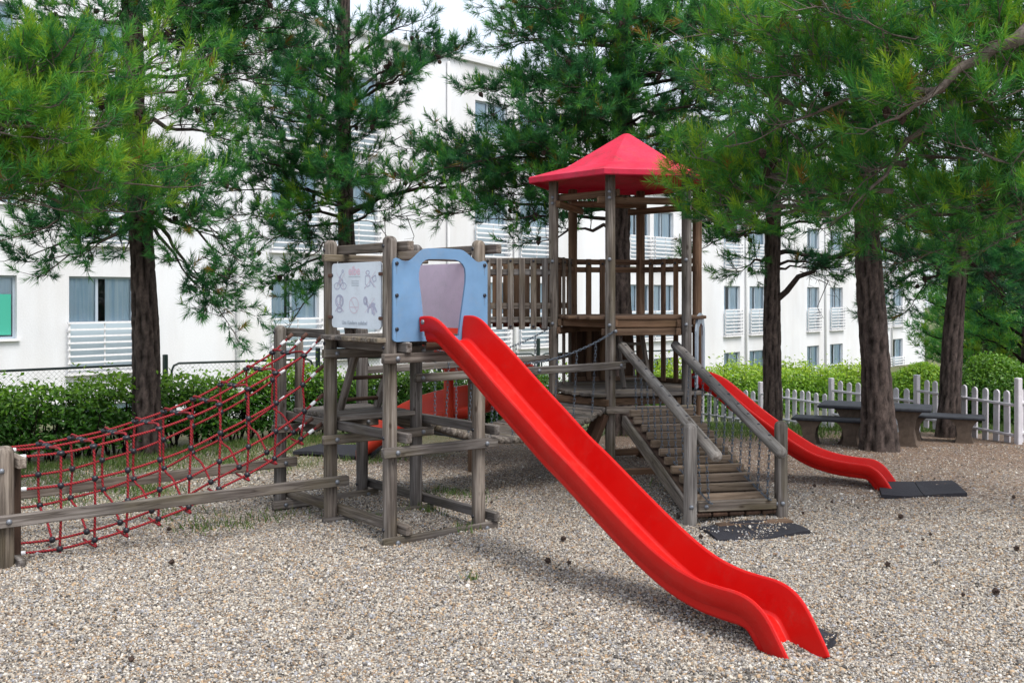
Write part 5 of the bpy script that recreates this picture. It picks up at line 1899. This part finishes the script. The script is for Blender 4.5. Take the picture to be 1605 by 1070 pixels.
# ------------------------------------------------------------------ hanging log bridge
def bridge():
    r = root('log_bridge', 'sagging bridge of round logs hung on chains between the two towers', 'bridge', Z((Cc + HP[0]) / 2, 0))
    gw = M['grey_wood']
    a0, a1 = Cc + U * .10, HP[0] - U * .02
    b0, b1 = G_ + U * .10, HP[1] - U * .02
    n = 37

    def zz(t): return .665 - .215 * 4 * t * (1 - t) + (.02 if t > .9 else 0) * 0
    for k in range(n):
        t = (k + .5) / n
        p = Z(a0.lerp(a1, t), zz(t)); q = Z(b0.lerp(b1, t), zz(t))
        d = (q - p).normalized()
        pole('log', p - d * random.uniform(.02, .05), q + d * random.uniform(.02, .05), .0285, gw, r, dome=(False, False), sides=10)
    # carrier cables under the logs
    for s0, s1, o in ((a0, a1, .12), (b0, b1, -.12)):
        pts = []
        for k in range(15):
            t = k / 14
            c = s0.lerp(s1, t); dd = (b0.lerp(b1, t) - a0.lerp(a1, t)).normalized()
            pts.append(Z(c + dd * o, zz(t) - .034))
        tube('cable', pts, .007, M['chain'], r, 5)
    for (s0, s1, zl, zr, sg) in ((Cc + U * .05, HP[0] - U * .0, 1.27, 1.335, 0), (G_ + U * .05, HP[1], 1.27, 1.37, 0)):
        def cz(t): return zl + (zr - zl) * t - (.215 * 4 * t * (1 - t))
        off = -VV * .05 if s0.y < 8 else VV * 0.0
        pts = [Z(s0.lerp(s1, k / 24) + off, cz(k / 24)) for k in range(25)]
        chain(pts, r)
        for k in range(1, 9):
            t = k / 9
            c = s0.lerp(s1, t)
            chain([Z(c + off, cz(t) - .012), Z(c, zz(min(1, t)) + .02)], r)
        bolt(Z(s1 + off, zr) - VV * .02, -VV, r)
    # straight handrail timbers
    fo = -VV * (.049 + .024)
    beam('rail', Z(Cc, 1.022) + fo - U * .06, Z(HP[0], 1.03) + fo + U * .10, .044, .066, gw, r)
    bolt(Z(Cc, 1.022) + fo - VV * .024, -VV, r); bolt(Z(HP[0] + U * .04, 1.03) + fo - VV * .024, -VV, r); bolt(Z(Cc.lerp(HP[0], .56), 1.026) + fo - VV * .024, -VV, r)
    beam('rail', Z(G_, 1.03) - fo * .2 + U * .04, Z(HP[1], 1.06) - fo * .2 - U * .04, .044, .062, gw, r)
    beam('strut', Z(HP[0] - U * .06 + VV * .04, .60), Z(HP[0] - U * .30 + VV * .12, .0), .05, .16, M['dark_wood'], r, up=VV)


bridge()


# ------------------------------------------------------------------ ramp with log handrails
def ramp_():
    d = Vector((.208, -.978, 0)); w = Vector((.978, .208, 0))       # d: down the ramp, towards the viewer
    P1 = Vector((1.303, 7.27, 0)); P2 = Vector((2.0, 7.40, 0))
    r = root('stair_ramp', 'timber ramp with square battens and log handrails up to the roofed tower', 'ramp', Z((P1 + P2) / 2, 0))
    pw, gw = M['pale_wood'], M['grey_wood']
    for p in (P1, P2):
        pole('post', Z(p, -.15), Z(p, .725), .049, pw if p is P1 else gw, r)
        bolt(Z(p, .12) - Vector((0, .05, 0)), (0, -1, 0), r)
    for p, s, n0, n1 in ((P1, .095, -1.89, .28), (P2, -.095, -1.92, .22)):
        q = p + w * s
        a, b = Z(q + d * n0, 1.205), Z(q + d * n1, .508)
        pole('handrail', a, b, .044, pw, r, dome=(True, True), sides=16)
        # chain balusters under the rail
        lower = []
        m = 11
        for k in range(m + 1):
            t = .10 + .80 * k / m
            x = a.lerp(b, t)
            zr = .08 + (1 - t) * .56 + .03
            low = Z(q + w * (.02 if s > 0 else -.02) + d * (n0 + (n1 - n0) * t), max(zr - .01, .09))
            lower.append(low)
            if 0 < k: chain([x - Vector((0, 0, .04)), low], r)
        chain([lower[0] + Vector((0, .0, .02))] + lower[1:] + [lower[-1] + d * .06], r)
        for k in range(11):
            t = .06 + .84 * k / 10
            x = a.lerp(b, t)
            bolt(x + Vector((0, 0, .043)), (0, 0, 1), r, SBOLT)
    mid = (P1 + P2) / 2
    top = Z(mid - d * 1.60, .575); bot = Z(mid + d * .02, .05)
    sl_ = (bot - top); L = sl_.length; sd = sl_ / L
    nrm = w.cross(sd); nrm = nrm if nrm.z > 0 else -nrm
    for k in range(5):
        o = w * (-.26 + k * .13)
        beam('board', top + o, bot + o, .118, .028, M['dark_wood'], r, up=nrm)
    for s in (-.33, .33):
        beam('stringer', top + w * s - nrm * .03, bot + w * s - nrm * .03, .04, .10, gw, r, up=nrm)
    for k in range(11):
        t = .03 + k * .0885
        o = top.lerp(bot, t) + nrm * .062
        e = random.uniform(-.015, .015)
        beam('batten', o - w * (.30 + e), o + w * (.30 + e * .5), .050, .060, M['tread_wood'], r, up=(0, 0, 1))
    f = -d * -.035
    beam('cross_beam', Z(P1, .115) + w * .05 + d * .01, Z(P2, .115) - w * .05 + d * .01, .05, .075, gw, r)
    for t in (.06, .62): bolt(Z(P1 + w * (.05 + t), .115) + d * .037, d, r)
    beam('sill', Z(P1, -.005) + w * .12 + d * .20, Z(P2, .005) - w * .02 + d * .19, .10, .06, M['brown_wood'], r)


ramp_()


# ------------------------------------------------------------------ rubber mats
def mat_(label, corners, th, seam=False):
    c = sum((Vector(q) for q in corners), Vector((0, 0))) / len(corners)
    z = max(g(q[0], q[1]) for q in list(corners) + [c])
    r = root('rubber_mat', label, 'mat', (c.x, c.y, z), 'black rubber fall mats')
    n = 9
    P4 = [Vector((q[0], q[1], 0)) for q in corners]
    halves = [(0, .495), (.505, 1)] if seam else [(0, 1)]
    for (u0, u1) in halves:
        V, Fc = [], []
        for i in range(n + 1):
            for j in range(n + 1):
                u = u0 + (u1 - u0) * i / n; v = j / n
                p = P4[0].lerp(P4[1], u).lerp(P4[3].lerp(P4[2], u), v)
                V.append((p.x, p.y, max(g(p.x, p.y), z - .03) + th + .010 * math.sin(u * 5 + v * 3)))
        for i in range(n):
            for j in range(n):
                Fc.append((i * (n + 1) + j, (i + 1) * (n + 1) + j, (i + 1) * (n + 1) + j + 1, i * (n + 1) + j + 1))
        o = add('tile', me_from('tile', V, Fc, M['rubber']), r)
        bm = bmesh.new(); bm.from_mesh(o.data); bmesh.ops.recalc_face_normals(bm, faces=bm.faces); bm.to_mesh(o.data); bm.free()
        md = o.modifiers.new('thickness', 'SOLIDIFY'); md.thickness = .03; md.offset = -1 if o.data.polygons[0].normal.z > 0 else 1


def G2(px, py): Y = 2574 / (py - HY); return ((px - CX) / F * Y, Y)


mat_('crumpled black rubber mat at the foot of the timber ramp', [G2(1095, 826), G2(1238, 820), G2(1270, 838), G2(1125, 850)], .013)
mat_('flat black two piece mat at the end of the far red slide', [G2(1375, 757), G2(1492, 757), G2(1516, 778), G2(1382, 776)], .022, True)
mat_('thick black mat behind the climbing tower at the spiral slide exit', [(-2.25, 10.2), (-1.45, 10.15), (-1.4, 10.85), (-2.1, 10.95)], .045)
mat_('mostly buried dark mat corner beside the long slide end', [G2(1272, 985), G2(1312, 988), G2(1306, 1000), G2(1276, 1004)], .012)


# ------------------------------------------------------------------ pine cones on the ground
def ground_cones():
    L = [(266, 830, 'dark pine cone on gravel beneath the rope net rail'), (268, 889, 'flattened dark pine cone on open gravel left of centre'), (908, 786, 'round dark pine cone beside the long slide edge'), (884, 848, 'dark pine cone on gravel left of the slide middle'), (858, 886, 'brown pine cone left of a pair before the slide'), (892, 888, 'larger pine cone right of a pair before the slide'),
         (1099, 846, 'pine cone at the left corner of the ramp mat'), (1063, 810, 'pine cone against the left ramp post foot'), (1276, 764, 'pine cone lying on gravel behind the right ramp post'), (1363, 756, 'pine cone under the end of the far slide'), (1411, 812, 'pine cone below the two piece mat'), (1446, 855, 'round pine cone with a smaller one at its right'), (1459, 848, 'tiny pine cone next to a larger round one'),
         (1391, 890, 'pine cone on gravel in the right foreground'), (1588, 783, 'pine cone near the right edge of the playground'), (1304, 790, 'small pine cone right of the ramp on gravel'), (1258, 811, 'small brown cone by the right ramp post'), (1562, 930, 'dark cone low in the right foreground'), (205, 1050, 'dark cone at the bottom left of the gravel'), (1594, 866, 'brown cone at the right edge of the gravel'), (1510, 938, 'small dark cone right of the slide end'), (770, 788, 'small cone by the tower foot')]
    rng = np.random.default_rng(77)
    for px, py, lab in L:
        x, y = G2(px, py)
        m = Matrix.Translation((x, y, g(x, y) + .024)) @ Matrix.Rotation(rng.uniform(0, 6.28), 4, 'Z') @ Matrix.Rotation(math.pi / 2 + rng.uniform(-.3, .3), 4, 'X')
        s = rng.uniform(.55, .85) * (.6 if 'small' in lab or 'tiny' in lab else 1)
        m = m @ Matrix.Diagonal((s * 1.15, s * 1.15, s * .95, 1)) @ Matrix.Translation((0, 0, .03))
        o = add('pine_cone', CONE, None, m)
        tag(o, lab, 'pine cone', 'fallen pine cones')


ground_cones()
